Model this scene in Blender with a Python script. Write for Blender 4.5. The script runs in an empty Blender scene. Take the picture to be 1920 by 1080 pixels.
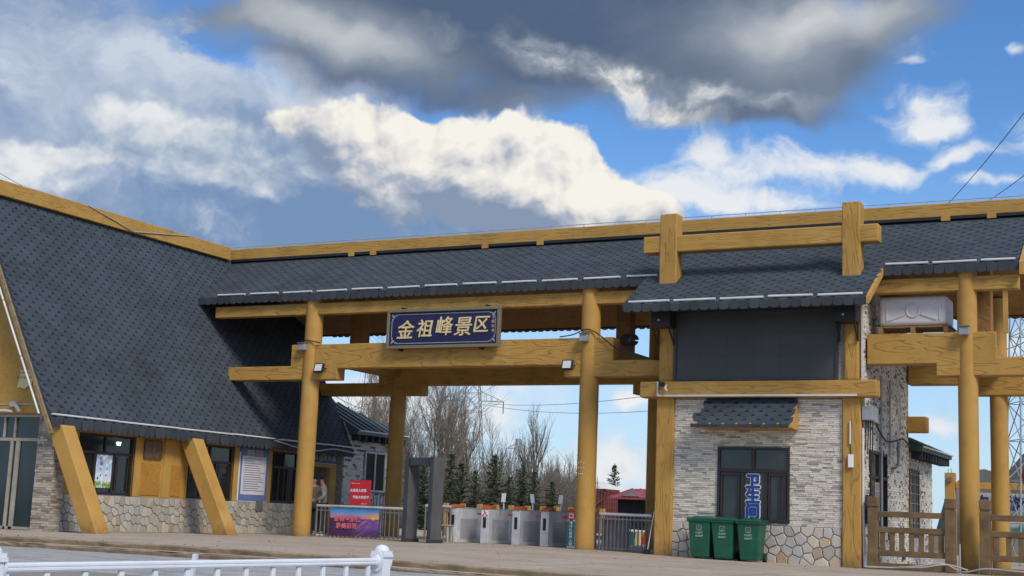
import bpy, bmesh, math, random
from mathutils import Vector, Matrix
random.seed(7)
sc = bpy.context.scene
COL = sc.collection
rad = math.radians

# ------------------------------------------------------------------ camera
EYE = Vector((0.0, 0.0, 0.77))
FPX, PITCH, YAW, ROLL = 2582.1, rad(9.391), rad(27.506), rad(2.3307)
FW = Vector((-math.sin(YAW)*math.cos(PITCH), math.cos(YAW)*math.cos(PITCH), math.sin(PITCH)))
_r0 = Vector((math.cos(YAW), math.sin(YAW), 0)); _u0 = _r0.cross(FW)
RT = _r0*math.cos(ROLL) + _u0*math.sin(ROLL)
UP = _u0*math.cos(ROLL) - _r0*math.sin(ROLL)
cam = bpy.data.objects.new('camera', bpy.data.cameras.new('camera'))
COL.objects.link(cam)
cam.data.sensor_width = 36.0; cam.data.lens = FPX/1920*36.0
cam.data.clip_start = 0.1; cam.data.clip_end = 9000
m = Matrix((RT, UP, -FW)).transposed().to_4x4(); m.translation = EYE
cam.matrix_world = m
sc.camera = cam
def ray(x, y): return FW + RT*((x-960)/FPX) - UP*((y-540)/FPX)
def onY(x, y, Y): d = ray(x, y); return EYE + d*(Y/d.y)
def onX(x, y, X): d = ray(x, y); return EYE + d*(X/d.x)
def onZ(x, y, Z): d = ray(x, y); return EYE + d*((Z-EYE.z)/d.z)

# ------------------------------------------------------------------ light
EXPO = 0.08
sc.view_settings.view_transform = 'Standard'; sc.view_settings.look = 'None'
sc.view_settings.exposure = EXPO; sc.view_settings.gamma = 1.0
sc.view_settings.use_curve_mapping = False
SUN_EL, SUN_AZ = rad(44), rad(124)      # azimuth clockwise from +Y
sd = Vector((math.sin(SUN_AZ)*math.cos(SUN_EL), math.cos(SUN_AZ)*math.cos(SUN_EL), math.sin(SUN_EL)))
sun = bpy.data.objects.new('sun', bpy.data.lights.new('sun', 'SUN'))
COL.objects.link(sun)
sun.data.energy = 2.7; sun.data.angle = rad(18); sun.data.color = (1.0, 0.91, 0.77)
sun.rotation_euler = sd.to_track_quat('Z', 'Y').to_euler()

# ------------------------------------------------------------------ sky: clear sky plus cloud layers, all in azimuth / elevation
world = bpy.data.worlds.new('World'); sc.world = world; world.use_nodes = True
NT = world.node_tree; NT.nodes.clear()
class G:
    """tiny node-graph helper"""
    def __init__(s, nt): s.nt = nt
    def n(s, t, **k):
        o = s.nt.nodes.new(t)
        for a, b in k.items(): setattr(o, a, b)
        return o
    def put(s, sock, v):
        if v is None: return
        if hasattr(v, 'is_output'): s.nt.links.new(v, sock)
        else: sock.default_value = v
    def m(s, op, a, b=None, c=None, clamp=False):
        o = s.n('ShaderNodeMath', operation=op, use_clamp=clamp)
        for i, v in enumerate((a, b, c)): s.put(o.inputs[i], v) if v is not None else None
        return o.outputs[0]
    def vm(s, op, a, b=None, sc_=None):
        o = s.n('ShaderNodeVectorMath', operation=op)
        s.put(o.inputs[0], a)
        if b is not None: s.put(o.inputs[1], b)
        if sc_ is not None: s.put(o.inputs['Scale'], sc_)
        return o.outputs[0]
    def xyz(s, x, y, z):
        o = s.n('ShaderNodeCombineXYZ')
        for i, v in enumerate((x, y, z)): s.put(o.inputs[i], v)
        return o.outputs[0]
    def sep(s, v):
        o = s.n('ShaderNodeSeparateXYZ'); s.put(o.inputs[0], v); return o.outputs
    def mix(s, f, a, b, mode='MIX'):
        o = s.n('ShaderNodeMix', data_type='RGBA', blend_type=mode)
        s.put(o.inputs[0], f); s.put(o.inputs[6], a); s.put(o.inputs[7], b); return o.outputs[2]
    def noise(s, v, scale, detail=5, rough=.55, dist=0, typ='FBM', dim='3D'):
        o = s.n('ShaderNodeTexNoise', noise_type=typ, noise_dimensions=dim)
        if v is not None: s.put(o.inputs['Vector'], v)
        s.put(o.inputs['Scale'], scale); s.put(o.inputs['Detail'], detail)
        s.put(o.inputs['Roughness'], rough); s.put(o.inputs['Distortion'], dist)
        return o.outputs[0]
    def vor(s, v, scale, feature='F1', out=0, detail=0, rough=.5, smooth=None, rnd=1, dim='3D'):
        o = s.n('ShaderNodeTexVoronoi', feature=feature, voronoi_dimensions=dim)
        if v is not None: s.put(o.inputs['Vector'], v)
        s.put(o.inputs['Scale'], scale); s.put(o.inputs['Randomness'], rnd)
        if 'Detail' in o.inputs: s.put(o.inputs['Detail'], detail); s.put(o.inputs['Roughness'], rough)
        if smooth is not None and 'Smoothness' in o.inputs: s.put(o.inputs['Smoothness'], smooth)
        return o.outputs[out]
    def ss(s, v, a, b):
        o = s.n('ShaderNodeMapRange', interpolation_type='SMOOTHSTEP')
        s.put(o.inputs[0], v); s.put(o.inputs[1], a); s.put(o.inputs[2], b); return o.outputs[0]
    def lin(s, v, a, b, c=0., d=1.):
        o = s.n('ShaderNodeMapRange'); s.put(o.inputs[0], v)
        for i, q in enumerate((a, b, c, d)): s.put(o.inputs[i+1], q)
        return o.outputs[0]
    def ramp(s, f, stops):
        o = s.n('ShaderNodeValToRGB'); e = o.color_ramp.elements
        while len(e) < len(stops): e.new(.5)
        for q, (p, c) in zip(e, stops): q.position = p; q.color = (*c, 1)
        s.put(o.inputs[0], f); return o.outputs[0]
g = G(NT)
tc = g.n('ShaderNodeTexCoord').outputs['Generated']
dx, dy, dz = g.sep(g.vm('NORMALIZE', tc))
az = g.m('ARCTAN2', dx, dy); el = g.m('ARCSINE', dz)
UV = g.xyz(az, el, 0.0)
def ae(px, py):
    d = ray(px, py).normalized(); return math.atan2(d.x, d.y), math.asin(d.z)
RLOC = -ROLL
def blob(uv, px, py, rx, ry, ang=0, amp=1.0, acc=None):
    a, e = ae(px, py)
    mp = g.n('ShaderNodeMapping', vector_type='TEXTURE')
    g.put(mp.inputs[0], uv)
    mp.inputs['Location'].default_value = (a, e, 0)
    mp.inputs['Rotation'].default_value = (0, 0, rad(ang)+ROLL)
    mp.inputs['Scale'].default_value = (rx/FPX/math.cos(e), ry/FPX, 1)
    gr = g.n('ShaderNodeTexGradient', gradient_type='SPHERICAL'); g.put(gr.inputs[0], mp.outputs[0])
    f = g.m('MULTIPLY', g.ss(gr.outputs['Fac'], 0.0, 1.0), amp)
    return f if acc is None else g.m('ADD', acc, f)
def field(uv, blobs):
    acc = None
    for b in blobs: acc = blob(uv, *b, acc=acc)
    return acc
#SKYBODY
# every cloud sits at an azimuth and elevation of the sky
wn = g.n('ShaderNodeTexNoise', noise_dimensions='2D'); g.put(wn.inputs['Vector'], UV); wn.inputs['Scale'].default_value = 15; wn.inputs['Detail'].default_value = 6
wv = g.vm('SUBTRACT', wn.outputs['Color'], (.5, .5, .5))
UW = g.vm('ADD', UV, g.vm('SCALE', wv, sc_=.075))
UWs = g.vm('ADD', UV, g.vm('SCALE', wv, sc_=.034))
SUNZ = g.n('ShaderNodeTexSky', sky_type='NISHITA', sun_disc=False, sun_elevation=SUN_EL, sun_rotation=SUN_AZ)
SUNZ.air_density = 1.0; SUNZ.dust_density = .4; SUNZ.ozone_density = 1.6
SKYSTR = 0.1
K = .95/SKYSTR
sky = g.vm('MULTIPLY', SUNZ.outputs[0], (.64, 1.02, 1.42))
hz = g.m('POWER', g.m('SUBTRACT', 1.0, g.lin(el, -.02, .30)), 1.5)
sky = g.mix(g.m('MULTIPLY', hz, .92), sky, (.62*K, .76*K, .90*K, 1))
inframe = g.m('MULTIPLY', g.ss(az, -1.02, -.88), g.m('SUBTRACT', 1.0, g.ss(az, -.10, .04)))
inframe = g.m('MULTIPLY', inframe, g.m('SUBTRACT', 1.0, g.ss(el, .40, .50)))
# scattered clouds over the rest of the sky
dv = g.xyz(dx, dy, g.m('MULTIPLY', dz, 2.2))
fb = g.noise(dv, 2.3, 5, .55)
gen = g.m('MULTIPLY', g.ss(fb, .46, .60), g.m('SUBTRACT', 1.0, inframe))
sky = g.mix(g.m('MULTIPLY', gen, .95), sky, g.ramp(fb, [(.45, (.90*K, .88*K, .86*K)), (.75, (.42*K, .46*K, .54*K))]))
n1 = g.noise(g.vm('MULTIPLY', UW, (1, 1.7, 1)), 12.0, 10, .6, dim='2D')
n2 = g.noise(g.vm('MULTIPLY', UWs, (1, 1.6, 1)), 42.0, 7, .62, dim='2D')
nn = g.m('SUBTRACT', g.m('ADD', g.m('MULTIPLY', n1, .72), g.m('MULTIPLY', n2, .28)), .5)
def scaled(bl, k): return [(x, y, rx*k, ry*k, an, am) for x, y, rx, ry, an, am in bl]

# --- layer 1: soft blue grey veil over the left half
veil = [(100, 150, 620, 300, 0, 1.2), (200, 420, 700, 230, -6, 1.3), (700, 400, 520, 190, -8, 1.3), (560, 250, 420, 130, -14, .7), (950, 420, 300, 110, -12, .9), (-150, 300, 500, 500, 0, 1.0), (430, 70, 200, 60, 10, -.5), (830, 185, 330, 42, -14, .45), (640, 160, 260, 60, -20, .5), (480, 130, 160, 40, -25, -.3), (900, 235, 160, 18, -8, -.5), (40, 60, 60, 30, 0, -.5)]
v1 = g.m('ADD', field(UWs, scaled(veil, 1.1)), g.m('MULTIPLY', nn, 1.5))
a1 = g.m('MULTIPLY', g.ss(v1, .10, .95), .95)
vlight = [(60, 330, 300, 120, 0, .6), (120, 190, 460, 130, -5, .6), (330, 130, 380, 150, -16, .5), (60, 40, 340, 140, 0, .55), (600, 165, 360, 76, -16, .75), (420, 150, 300, 60, -16, .3), (850, 205, 220, 30, -10, .5), (840, 405, 130, 40, -10, .55), (980, 405, 150, 26, -10, .5), (310, 330, 80, 40, 0, .35), (250, 560, 500, 110, 0, -.15)]
vl = g.m('ADD', field(UW, vlight), g.m('MULTIPLY', nn, 1.5))
vcol = g.ramp(vl, [(.0, (.175*K, .275*K, .46*K)), (.30, (.265*K, .355*K, .52*K)), (.95, (.60*K, .66*K, .75*K))])
sky = g.mix(a1, sky, vcol)

# --- layer 2: wisps on the right and below the gate roof
wisp = [(1420, 330, 190, 60, -6, .8), (1330, 285, 90, 45, 0, .6), (1560, 300, 220, 60, -12, .8), (1660, 335, 100, 40, -5, .55), (1250, 355, 140, 70, -10, .9), (1390, 375, 230, 34, -6, .8), (1450, 350, 90, 30, 10, -.3),
        (1740, 205, 120, 75, 0, .7), (1770, 240, 110, 26, -5, .6), (1790, 295, 120, 34, 8, .75), (1860, 345, 100, 20, -4, .6), (1915, 240, 70, 70, 0, .65), (1910, 105, 32, 20, 0, .8), (1715, 115, 30, 18, 0, .5),
        (960, 780, 420, 160, 0, .55), (1180, 755, 60, 40, 0, 1.0), (1150, 880, 200, 90, 0, .6), (1900, 640, 110, 80, 0, .9), (1740, 800, 110, 30, 0, .6), (700, 740, 300, 90, 0, .7), (1740, 900, 240, 90, 0, .4)]
w1 = g.m('ADD', field(UWs, wisp), g.m('MULTIPLY', nn, 2.1))
a2 = g.m('MULTIPLY', g.ss(w1, .10, .85), .93)
wcol = g.ramp(w1, [(.15, (.60*K, .70*K, .83*K)), (.9, (.86*K, .87*K, .88*K))])
sky = g.mix(a2, sky, wcol)

# --- layer 3: dark stratocumulus at the top
dark = [(900, 45, 560, 168, -6, 1.2), (1280, 80, 480, 190, -4, 1.4), (1500, 105, 250, 135, 0, .9), (650, 108, 410, 118, -10, .8), (1690, 20, 210, 75, -8, .8), (1050, 0, 700, 130, 0, 1.0), (1400, 216, 300, 46, -3, .8), (1310, 205, 190, 38, 0, .5), (930, 188, 220, 40, -5, .55), (1590, 25, 50, 60, 0, -.6), (1130, 262, 190, 40, 0, -.6), (480, 20, 200, 60, 0, .4), (420, 130, 180, 50, -20, -.3)]
d1 = g.m('ADD', field(UWs, dark), g.m('MULTIPLY', nn, 1.05))
a3 = g.m('MULTIPLY', g.ss(d1, .05, .95), .96)
lowf = g.m('SUBTRACT', g.noise(g.vm('MULTIPLY', UWs, (1, 2.4, 1)), 7.0, 5, .5, dim='2D'), .5)
streak = [(1060, 105, 190, 66, -28, 1.0), (1150, 170, 130, 36, -22, .8), (985, 90, 150, 50, -8, .4), (1260, 188, 190, 44, -8, .5), (1380, 194, 230, 34, -4, .65), (1240, 224, 210, 44, -14, .75), (830, 42, 110, 40, -10, .5), (1440, 240, 200, 30, 0, .1)]
dlight = [(1480, 40, 230, 110, 0, .50), (640, 45, 340, 110, -20, .45), (1680, 20, 240, 100, 0, .55), (1500, 130, 330, 170, 0, .22), (600, 70, 260, 110, 0, .2), (1330, 110, 420, 190, 0, .18), (780, 110, 330, 70, -10, .15), (950, 20, 420, 90, -4, -.12), (960, 195, 190, 50, 0, .3), (470, 30, 200, 90, 0, .35)]
stk = g.m('MULTIPLY', field(UW, streak), g.m('ADD', .62, g.m('MULTIPLY', nn, 2.6)))
dl = g.m('ADD', g.m('ADD', field(UWs, dlight), stk), g.m('ADD', g.m('MULTIPLY', nn, .26), g.m('MULTIPLY', lowf, .40)))
dl = g.m('ADD', dl, g.m('MULTIPLY', g.m('SUBTRACT', 1.0, g.ss(d1, .1, .9)), .14))
dcol = g.ramp(dl, [(.0, (.085*K, .125*K, .205*K)), (.22, (.145*K, .18*K, .25*K)), (.5, (.27*K, .31*K, .37*K)), (.78, (.55*K, .57*K, .59*K)), (1.0, (.82*K, .80*K, .75*K))])
sky = g.mix(a3, sky, dcol)

# --- layer 4: the bright cumulus bank, lit from the upper right
cum = [(700, 280, 240, 150, -20, 1.0), (820, 320, 280, 170, 0, 1.0), (950, 325, 270, 165, -10, 1.1), (1070, 345, 220, 140, -28, 1.1), (1160, 385, 190, 90, -30, 1.1), (880, 400, 460, 100, -6, .9), (640, 250, 190, 110, 0, .9), (730, 262, 130, 80, 0, .5), (890, 262, 170, 90, 0, .7), (1020, 290, 160, 100, -15, .6), (1120, 335, 150, 90, -35, .6), (520, 215, 140, 50, 0, .7), (790, 265, 170, 90, 0, .7), (1215, 400, 120, 54, -20, .7), (1060, 415, 280, 70, 0, .8)]
cum2 = [(560, 260, 200, 130, -10, 1.0), (600, 330, 240, 120, 0, .7), (290, 265, 240, 130, -10, 1.2), (410, 285, 190, 110, -30, 1.1), (480, 320, 110, 70, -35, .8), (240, 235, 150, 80, 0, .6), (75, 285, 100, 44, 0, .8), (140, 292, 80, 36, 0, .7), (0, 320, 200, 120, 0, 1.1), (250, 310, 260, 100, 0, .6)]
def puff(uv, sc_, det, smooth=False):
    return g.m('SUBTRACT', .42, g.vor(g.vm('MULTIPLY', uv, (1, 1.2, 1)), sc_, 'SMOOTH_F1' if smooth else 'F1', 0, det, .55, smooth=.6, dim='2D'))
UP0 = g.vm('ADD', UV, g.vm('SCALE', wv, sc_=.02))
UL = g.vm('ADD', UP0, (.005, .009, 0)); UL2 = g.vm('ADD', UP0, (.012, .020, 0))
p0 = puff(UP0, 26.0, 3); p1 = puff(UL, 26.0, 3)
q0 = puff(UP0, 10.0, 1, True); q1 = puff(UL2, 10.0, 1, True)
relief = g.m('ADD', g.m('MULTIPLY', g.m('SUBTRACT', p0, p1), .55), g.m('MULTIPLY', g.m('SUBTRACT', q0, q1), .75))
for bl, amax, kind_ in ((cum2, .86, 2), (cum, 1.0, 1)):
    f0 = field(UWs, bl)
    h0 = g.m('ADD', g.m('ADD', f0, g.m('MULTIPLY', p0, .55)), g.m('ADD', g.m('MULTIPLY', nn, .32), g.m('MULTIPLY', q0, .45)))
    al = g.m('MULTIPLY', g.ss(h0, .22, .66 if kind_ == 1 else 1.10), amax)
    if kind_ == 1:
        sh = field(UWs, [(780, 430, 400, 110, 0, 1.0), (1000, 425, 420, 74, 0, .75), (1140, 440, 220, 60, 0, .5), (620, 350, 190, 190, 0, .9), (540, 300, 180, 130, 0, .8), (860, 372, 150, 56, -8, .45), (930, 300, 70, 110, -35, .25), (800, 335, 90, 90, -40, .3), (1040, 335, 90, 70, -40, .2), (1180, 412, 150, 40, -8, .3), (700, 340, 90, 90, 0, .35), (640, 225, 60, 40, 0, .2)])
        lit = g.m('SUBTRACT', .90, g.m('MULTIPLY', sh, .62))
        stops = [(.0, (.24, .31, .44)), (.35, (.42, .47, .56)), (.65, (.72, .71, .70)), (1.0, (.92, .89, .82))]
    else:
        sh = field(UWs, [(330, 330, 300, 90, 0, 1.0), (300, 292, 150, 60, 0, .4), (100, 330, 160, 60, 0, .4), (580, 330, 240, 130, 0, .9)])
        lit = g.m('SUBTRACT', .82, g.m('MULTIPLY', sh, .6))
        stops = [(.0, (.27, .36, .52)), (.35, (.42, .50, .62)), (.65, (.66, .70, .75)), (1.0, (.86, .87, .87))]
    lit = g.m('ADD', g.m('ADD', lit, relief), g.m('MULTIPLY', nn, .45))
    sky = g.mix(al, sky, g.ramp(lit, [(p_, tuple(q*K for q in c_)) for p_, c_ in stops]))
bg = g.n('ShaderNodeBackground'); g.put(bg.inputs[0], sky); bg.inputs[1].default_value = SKYSTR
wo = g.n('ShaderNodeOutputWorld'); NT.links.new(bg.outputs[0], wo.inputs[0])
world.cycles.sampling_method = 'MANUAL'; world.cycles.sample_map_resolution = 256
# ------------------------------------------------------------------ materials
MATS = {}
def mat(name):
    m_ = bpy.data.materials.new(name); m_.use_nodes = True
    nt = m_.node_tree; b = nt.nodes['Principled BSDF']
    MATS[name] = m_
    return m_, G(nt), b
def pos(h):
    return h.n('ShaderNodeNewGeometry').outputs['Position']
def bump(h, b, height, strength=.3, dist=.02):
    o = h.n('ShaderNodeBump'); o.inputs['Strength'].default_value = strength; o.inputs['Distance'].default_value = dist
    h.put(o.inputs['Height'], height); h.put(b.inputs['Normal'], o.outputs[0]); return o
def plain(name, col, rough=.6, var=.12, scale=3.0, metal=0, bmp=0, bscale=60, spec=None):
    m_, h, b = mat(name)
    p = pos(h)
    n = h.noise(p, scale, 5, .6)
    c0 = tuple(min(1, c*(1-var*1.6)) for c in col); c1 = tuple(min(1, c*(1+var*1.2)) for c in col)
    h.put(b.inputs['Base Color'], h.ramp(n, [(.3, c0), (.7, c1)]))
    b.inputs['Roughness'].default_value = rough; b.inputs['Metallic'].default_value = metal
    if spec is not None: b.inputs['Specular IOR Level'].default_value = spec
    if bmp: bump(h, b, h.noise(p, bscale, 4, .6), bmp, .01)
    return m_
def ochre(name, sc3, carve=1.0, base=(.455, .262, .068), line=(.22, .115, .035), k=10.0, dirt=True):
    """ochre paint over cement carved like wood: contour lines of a stretched noise"""
    m_, h, b = mat(name)
    p = pos(h)
    q = h.vm('MULTIPLY', p, sc3)
    n = h.noise(q, 1.0, 2, .5)
    fr = h.m('FRACT', h.m('MULTIPLY', n, k))
    ed = h.m('ABSOLUTE', h.m('SUBTRACT', fr, .5))
    ln = h.m('SUBTRACT', 1.0, h.ss(ed, .03, .17))
    brk = h.ss(h.noise(q, 2.7, 3, .6), .36, .52)
    ln = h.m('MULTIPLY', h.m('MULTIPLY', ln, brk), carve)
    blot = h.noise(p, 1.3, 6, .62)
    fine = h.noise(p, 28, 4, .6)
    c = h.ramp(blot, [(.28, tuple(x*.80 for x in base)), (.5, base), (.75, tuple(x*1.10 for x in base))])
    c = h.mix(h.m('MULTIPLY', ln, .45), c, (*line, 1))
    spk = h.ss(h.noise(p, 11, 6, .75), .66, .76)
    c = h.mix(h.m('MULTIPLY', spk, .35), c, (.16, .10, .05, 1))
    stv = h.ss(h.noise(h.vm('MULTIPLY', p, (5, 5, .45)), 1.0, 6, .65), .52, .74)
    c = h.mix(h.m('MULTIPLY', stv, .20), c, (.23, .14, .055, 1))
    pale = h.ss(h.noise(p, .8, 5, .6), .56, .72)
    c = h.mix(h.m('MULTIPLY', pale, .28), c, (.62, .44, .20, 1))
    if dirt:
        z = h.sep(p)[2]
        d = h.m('MULTIPLY', h.m('SUBTRACT', 1.0, h.ss(h.m('ADD', z, h.m('MULTIPLY', h.noise(p, 5, 5, .65), .8)), .25, .75)), .75)
        c = h.mix(d, c, (.20, .125, .055, 1))
    h.put(b.inputs['Base Color'], c)
    b.inputs['Roughness'].default_value = .68; b.inputs['Specular IOR Level'].default_value = .25
    hh = h.m('SUBTRACT', h.m('MULTIPLY', fine, .25), ln)
    bump(h, b, hh, .55, .012)
    return m_
OX = ochre('ochre_beam', (.42, 1.6, 2.6), 1.0)
OZ = ochre('ochre_post', (2.8, 2.8, .42), 1.0)
OY = ochre('ochre_depth', (1.6, .55, 2.4), 1.0)
OC = ochre('ochre_column', (2.0, 2.0, 2.0), .0)
OW = ochre('ochre_wall', (1.6, 1.6, 1.0), .45)
OR = ochre('ochre_ridge', (.5, .8, 5.0), .75, k=7)
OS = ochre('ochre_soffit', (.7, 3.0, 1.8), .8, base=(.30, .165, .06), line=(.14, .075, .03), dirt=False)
def stone(name, stops, rough=.8, vn=14.0, bs=.5, dark=.25, tint=.35):
    m_, h, b = mat(name)
    p = pos(h)
    at = h.n('ShaderNodeAttribute'); at.attribute_name = 'rnd'
    oi = h.n('ShaderNodeObjectInfo')
    r = h.m('FRACT', h.m('ADD', at.outputs['Fac'], oi.outputs['Random']))
    c = h.ramp(r, stops)
    n = h.noise(p, vn, 6, .65)
    c = h.mix(h.m('MULTIPLY', h.ss(n, .45, .75), dark), c, (.09, .085, .075, 1))
    n2 = h.noise(p, vn*.35, 4, .6)
    c = h.mix(h.m('MULTIPLY', h.ss(n2, .5, .8), tint), c, (.36, .30, .23, 1))
    h.put(b.inputs['Base Color'], c); b.inputs['Roughness'].default_value = rough
    b.inputs['Specular IOR Level'].default_value = .3
    bump(h, b, h.noise(p, vn*2.2, 5, .6), bs, .02)
    return m_
M_RUBBLE = stone('rubble_stone', [(0, (0.373, 0.345, 0.288)), (.2, (0.497, 0.469, 0.406)), (.4, (0.304, 0.297, 0.262)), (.6, (0.552, 0.511, 0.420)), (.75, (0.414, 0.345, 0.249)), (.88, (0.455, 0.455, 0.439)), (1, (0.331, 0.262, 0.170))])
M_CRAZY = stone('crazy_stone', [(0, (.52, .47, .40)), (.2, (.42, .41, .40)), (.38, (.60, .53, .44)), (.55, (.38, .36, .34)), (.70, (.56, .42, .27)), (.80, (.40, .26, .16)), (.9, (.48, .48, .48)), (1, (.56, .50, .41))], bs=.6, dark=.12, tint=.14)
M_LEDGE = stone('ledge_stone', [(0, (.66, .60, .50)), (.22, (.78, .73, .63)), (.40, (.54, .50, .43)), (.55, (.80, .75, .66)), (.70, (.62, .57, .48)), (.80, (.34, .33, .31)), (.86, (.74, .69, .60)), (.94, (.44, .38, .30)), (1, (.30, .30, .30))], vn=20, bs=.7, dark=.12, tint=.14)
M_LEDGE_B = stone('ledge_stone_brown', [(0, (0.450, 0.400, 0.327)), (.25, (0.537, 0.500, 0.436)), (.5, (0.275, 0.200, 0.145)), (.7, (0.425, 0.388, 0.340)), (.85, (0.213, 0.150, 0.109)), (1, (0.500, 0.450, 0.376))], vn=20, bs=.7)
M_LEDGE_D = stone('ledge_stone_grey', [(0, (.66, .63, .56)), (.25, (.74, .71, .64)), (.40, (.52, .49, .43)), (.55, (.72, .69, .62)), (.68, (.22, .205, .18)), (.74, (.13, .125, .115)), (.80, (.60, .57, .50)), (1, (.76, .72, .65))], vn=22, bs=.8, dark=.12, tint=.14)
M_MORTAR = plain('mortar', (.155, .145, .13), .9, .25, 12, bmp=.4)
M_MORTAR_L = plain('mortar_pale', (.38, .36, .33), .9, .25, 12, bmp=.4)
# bitumen shingles
def shingle_mat(name, a, d):
    m_, h, b = mat(name)
    p = pos(h)
    at = h.n('ShaderNodeAttribute'); at.attribute_name = 'rnd'
    r = h.m('FRACT', h.m('ADD', at.outputs['Fac'], h.n('ShaderNodeObjectInfo').outputs['Random']))
    v = h.m('ADD', h.lin(r, 0, 1, .86, 1.12), h.lin(h.noise(p, .55, 6, .65), .3, .7, -.24, .22))
    v = h.m('ADD', v, h.lin(h.noise(p, 160, 2, .5), .3, .7, -.16, .16))
    h.put(b.inputs['Base Color'], h.vm('SCALE', (*a,), sc_=v))
    # a little brown moss
    b.inputs['Roughness'].default_value = .82; b.inputs['Specular IOR Level'].default_value = .35
    bump(h, b, h.noise(p, 220, 2, .5), .25, .006)
    return m_
M_SH = shingle_mat('shingle_slate', (.046, .061, .079), None)
M_SHD = shingle_mat('shingle_printed_band', (.012, .015, .021), None)  # dark granule band printed on each tab
M_LIP = shingle_mat('shingle_fringe', (.042, .051, .062), None)
M_FELT = plain('roof_felt', (.030, .036, .045), .9, .2, 6)
M_METROOF = plain('ribbed_metal_roof', (.075, .105, .125), .5, .2, 2, bmp=.1)
M_GREENROOF = plain('green_metal_roof', (.045, .075, .06), .6, .25, 3)
M_TUBE = plain('light_tube_white', (.62, .63, .63), .35, .08, 2)
M_WHITE = plain('white_enamel', (.72, .76, .82), .32, .05, 2.0, bmp=.05, bscale=12)
M_PLASTIC_W = plain('white_plastic', (.66, .64, .66), .45, .08, 1.6)
M_BLACK = plain('black_metal', (.012, .014, .017), .5, .2, 6)
M_SCREEN = plain('led_screen', (.052, .055, .058), .55, .10, 1.0, bmp=.06, bscale=30)
M_DKFRAME = plain('dark_window_frame', (.026, .018, .018), .45, .2, 5)
M_ALU = plain('champagne_frame', (.34, .32, .26), .42, .12, 4)
M_STEEL = plain('stainless_steel', (.66, .67, .68), .30, .10, 3, metal=.45)
M_STEEL_D = plain('grey_steel', (.20, .20, .20), .45, .15, 4, metal=.4)
M_CABINET = plain('turnstile_steel', (.60, .605, .625), .42, .14, 2.5, metal=.15)
M_ORANGE = plain('turnstile_orange', (.46, .10, .03), .5, .12, 4)
M_RED = plain('red_plastic', (.50, .03, .04), .5, .1, 4)
M_LAMPGREY = plain('lamp_grey', (.28, .30, .34), .5, .1, 5)
M_BIN = plain('bin_green', (.006, .088, .052), .42, .16, 3, bmp=.08, bscale=20)
M_BINMARK = plain('bin_marking', (.24, .36, .30), .6, .1, 8)
M_RUBBER = plain('rubber', (.012, .012, .012), .8, .2, 8)
M_FENCE = plain('brown_cement_fence', (.160, .102, .046), .75, .25, 3, bmp=.35, bscale=24)
M_DET = plain('detector_grey', (.105, .108, .112), .5, .12, 3)
M_DETD = plain('detector_dark', (.035, .042, .052), .5, .12, 3)
M_NAVY = plain('sign_navy', (.010, .010, .066), .45, .2, 2.5)
M_GOLD = plain('sign_gold', (.70, .56, .30), .45, .12, 8)
M_SILVER = plain('sign_silver', (.42, .44, .47), .45, .12, 8)
M_BRONZE = plain('sign_bronze_frame', (.20, .17, .115), .5, .25, 30)
M_PAPER = plain('paper', (.62, .60, .66), .7, .04, 4)
M_YPAPER = plain('yellow_paper', (.66, .58, .30), .7, .06, 4)
M_BLUEBOARD = plain('blue_board', (.11, .17, .38), .6, .12, 3)
M_INK = plain('ink', (.05, .05, .06), .7, .1, 6)
M_INKBLUE = plain('blue_vinyl', (.010, .045, .24), .4, .05, 6)
M_VWHITE = plain('white_vinyl', (.78, .80, .82), .4, .03, 6)
M_TEAL = plain('teal_vinyl', (.02, .20, .21), .5, .05, 6)
M_REDBOARD = plain('red_board', (.52, .022, .040), .5, .06, 3)
M_PINK = plain('pink_vinyl', (.70, .16, .20), .5, .08, 6)
M_CABLE = plain('cable_black', (.015, .015, .015), .6, .1, 6)
M_CABLEG = plain('cable_grey', (.40, .39, .37), .6, .1, 6)
M_BARK = plain('bark_grey_brown', (.125, .105, .082), .9, .3, 6, bmp=.5, bscale=30)
M_TWIG = plain('twig_brown', (.205, .170, .132), .9, .3, 3)
M_NEEDLE = plain('conifer_needles', (.042, .064, .028), .8, .45, 2.2)
M_STEELTOWER = plain('galvanised_steel', (.30, .35, .36), .6, .15, 3, metal=.3)
M_CONTAINER = plain('container_red', (.17, .045, .035), .6, .2, 2)
M_REDROOF = plain('red_tin_roof', (.27, .060, .070), .55, .15, 2)
M_TENT = plain('white_canvas', (.70, .68, .63), .7, .06, 1.5)
M_NET = plain('dark_shade_net', (.018, .020, .026), .9, .3, 3)
M_PURPLE = plain('grey_violet_board', (.17, .15, .20), .5, .12, 3)
M_CONC = plain('pale_concrete', (.36, .34, .31), .85, .18, 3, bmp=.3)
M_WOODPAL = plain('pallet_wood', (.26, .17, .08), .8, .25, 8)
M_LANTERN = plain('lantern_red', (.55, .035, .02), .6, .1, 5)
M_STUCCO = plain('grey_plaster', (.24, .25, .29), .85, .15, 3)
M_TILEBROWN = plain('brown_plaque', (.13, .07, .035), .45, .2, 9)
M_GREEN = plain('painted_green', (.03, .22, .07), .6, .1, 5)
M_SKIN = plain('skin', (.36, .20, .14), .55, .06, 9)
M_HAIR = plain('hair_black', (.012, .011, .012), .6, .2, 20)
M_JACKET = plain('grey_jacket', (.23, .22, .21), .85, .18, 9, bmp=.5, bscale=30)
M_JACKET2 = plain('olive_jacket', (.10, .09, .07), .85, .18, 9, bmp=.5, bscale=30)
M_TROUSER = plain('black_trousers', (.016, .017, .021), .8, .2, 9, bmp=.4, bscale=30)
M_SHOE = plain('white_trainers', (.50, .48, .46), .6, .1, 9)
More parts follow.
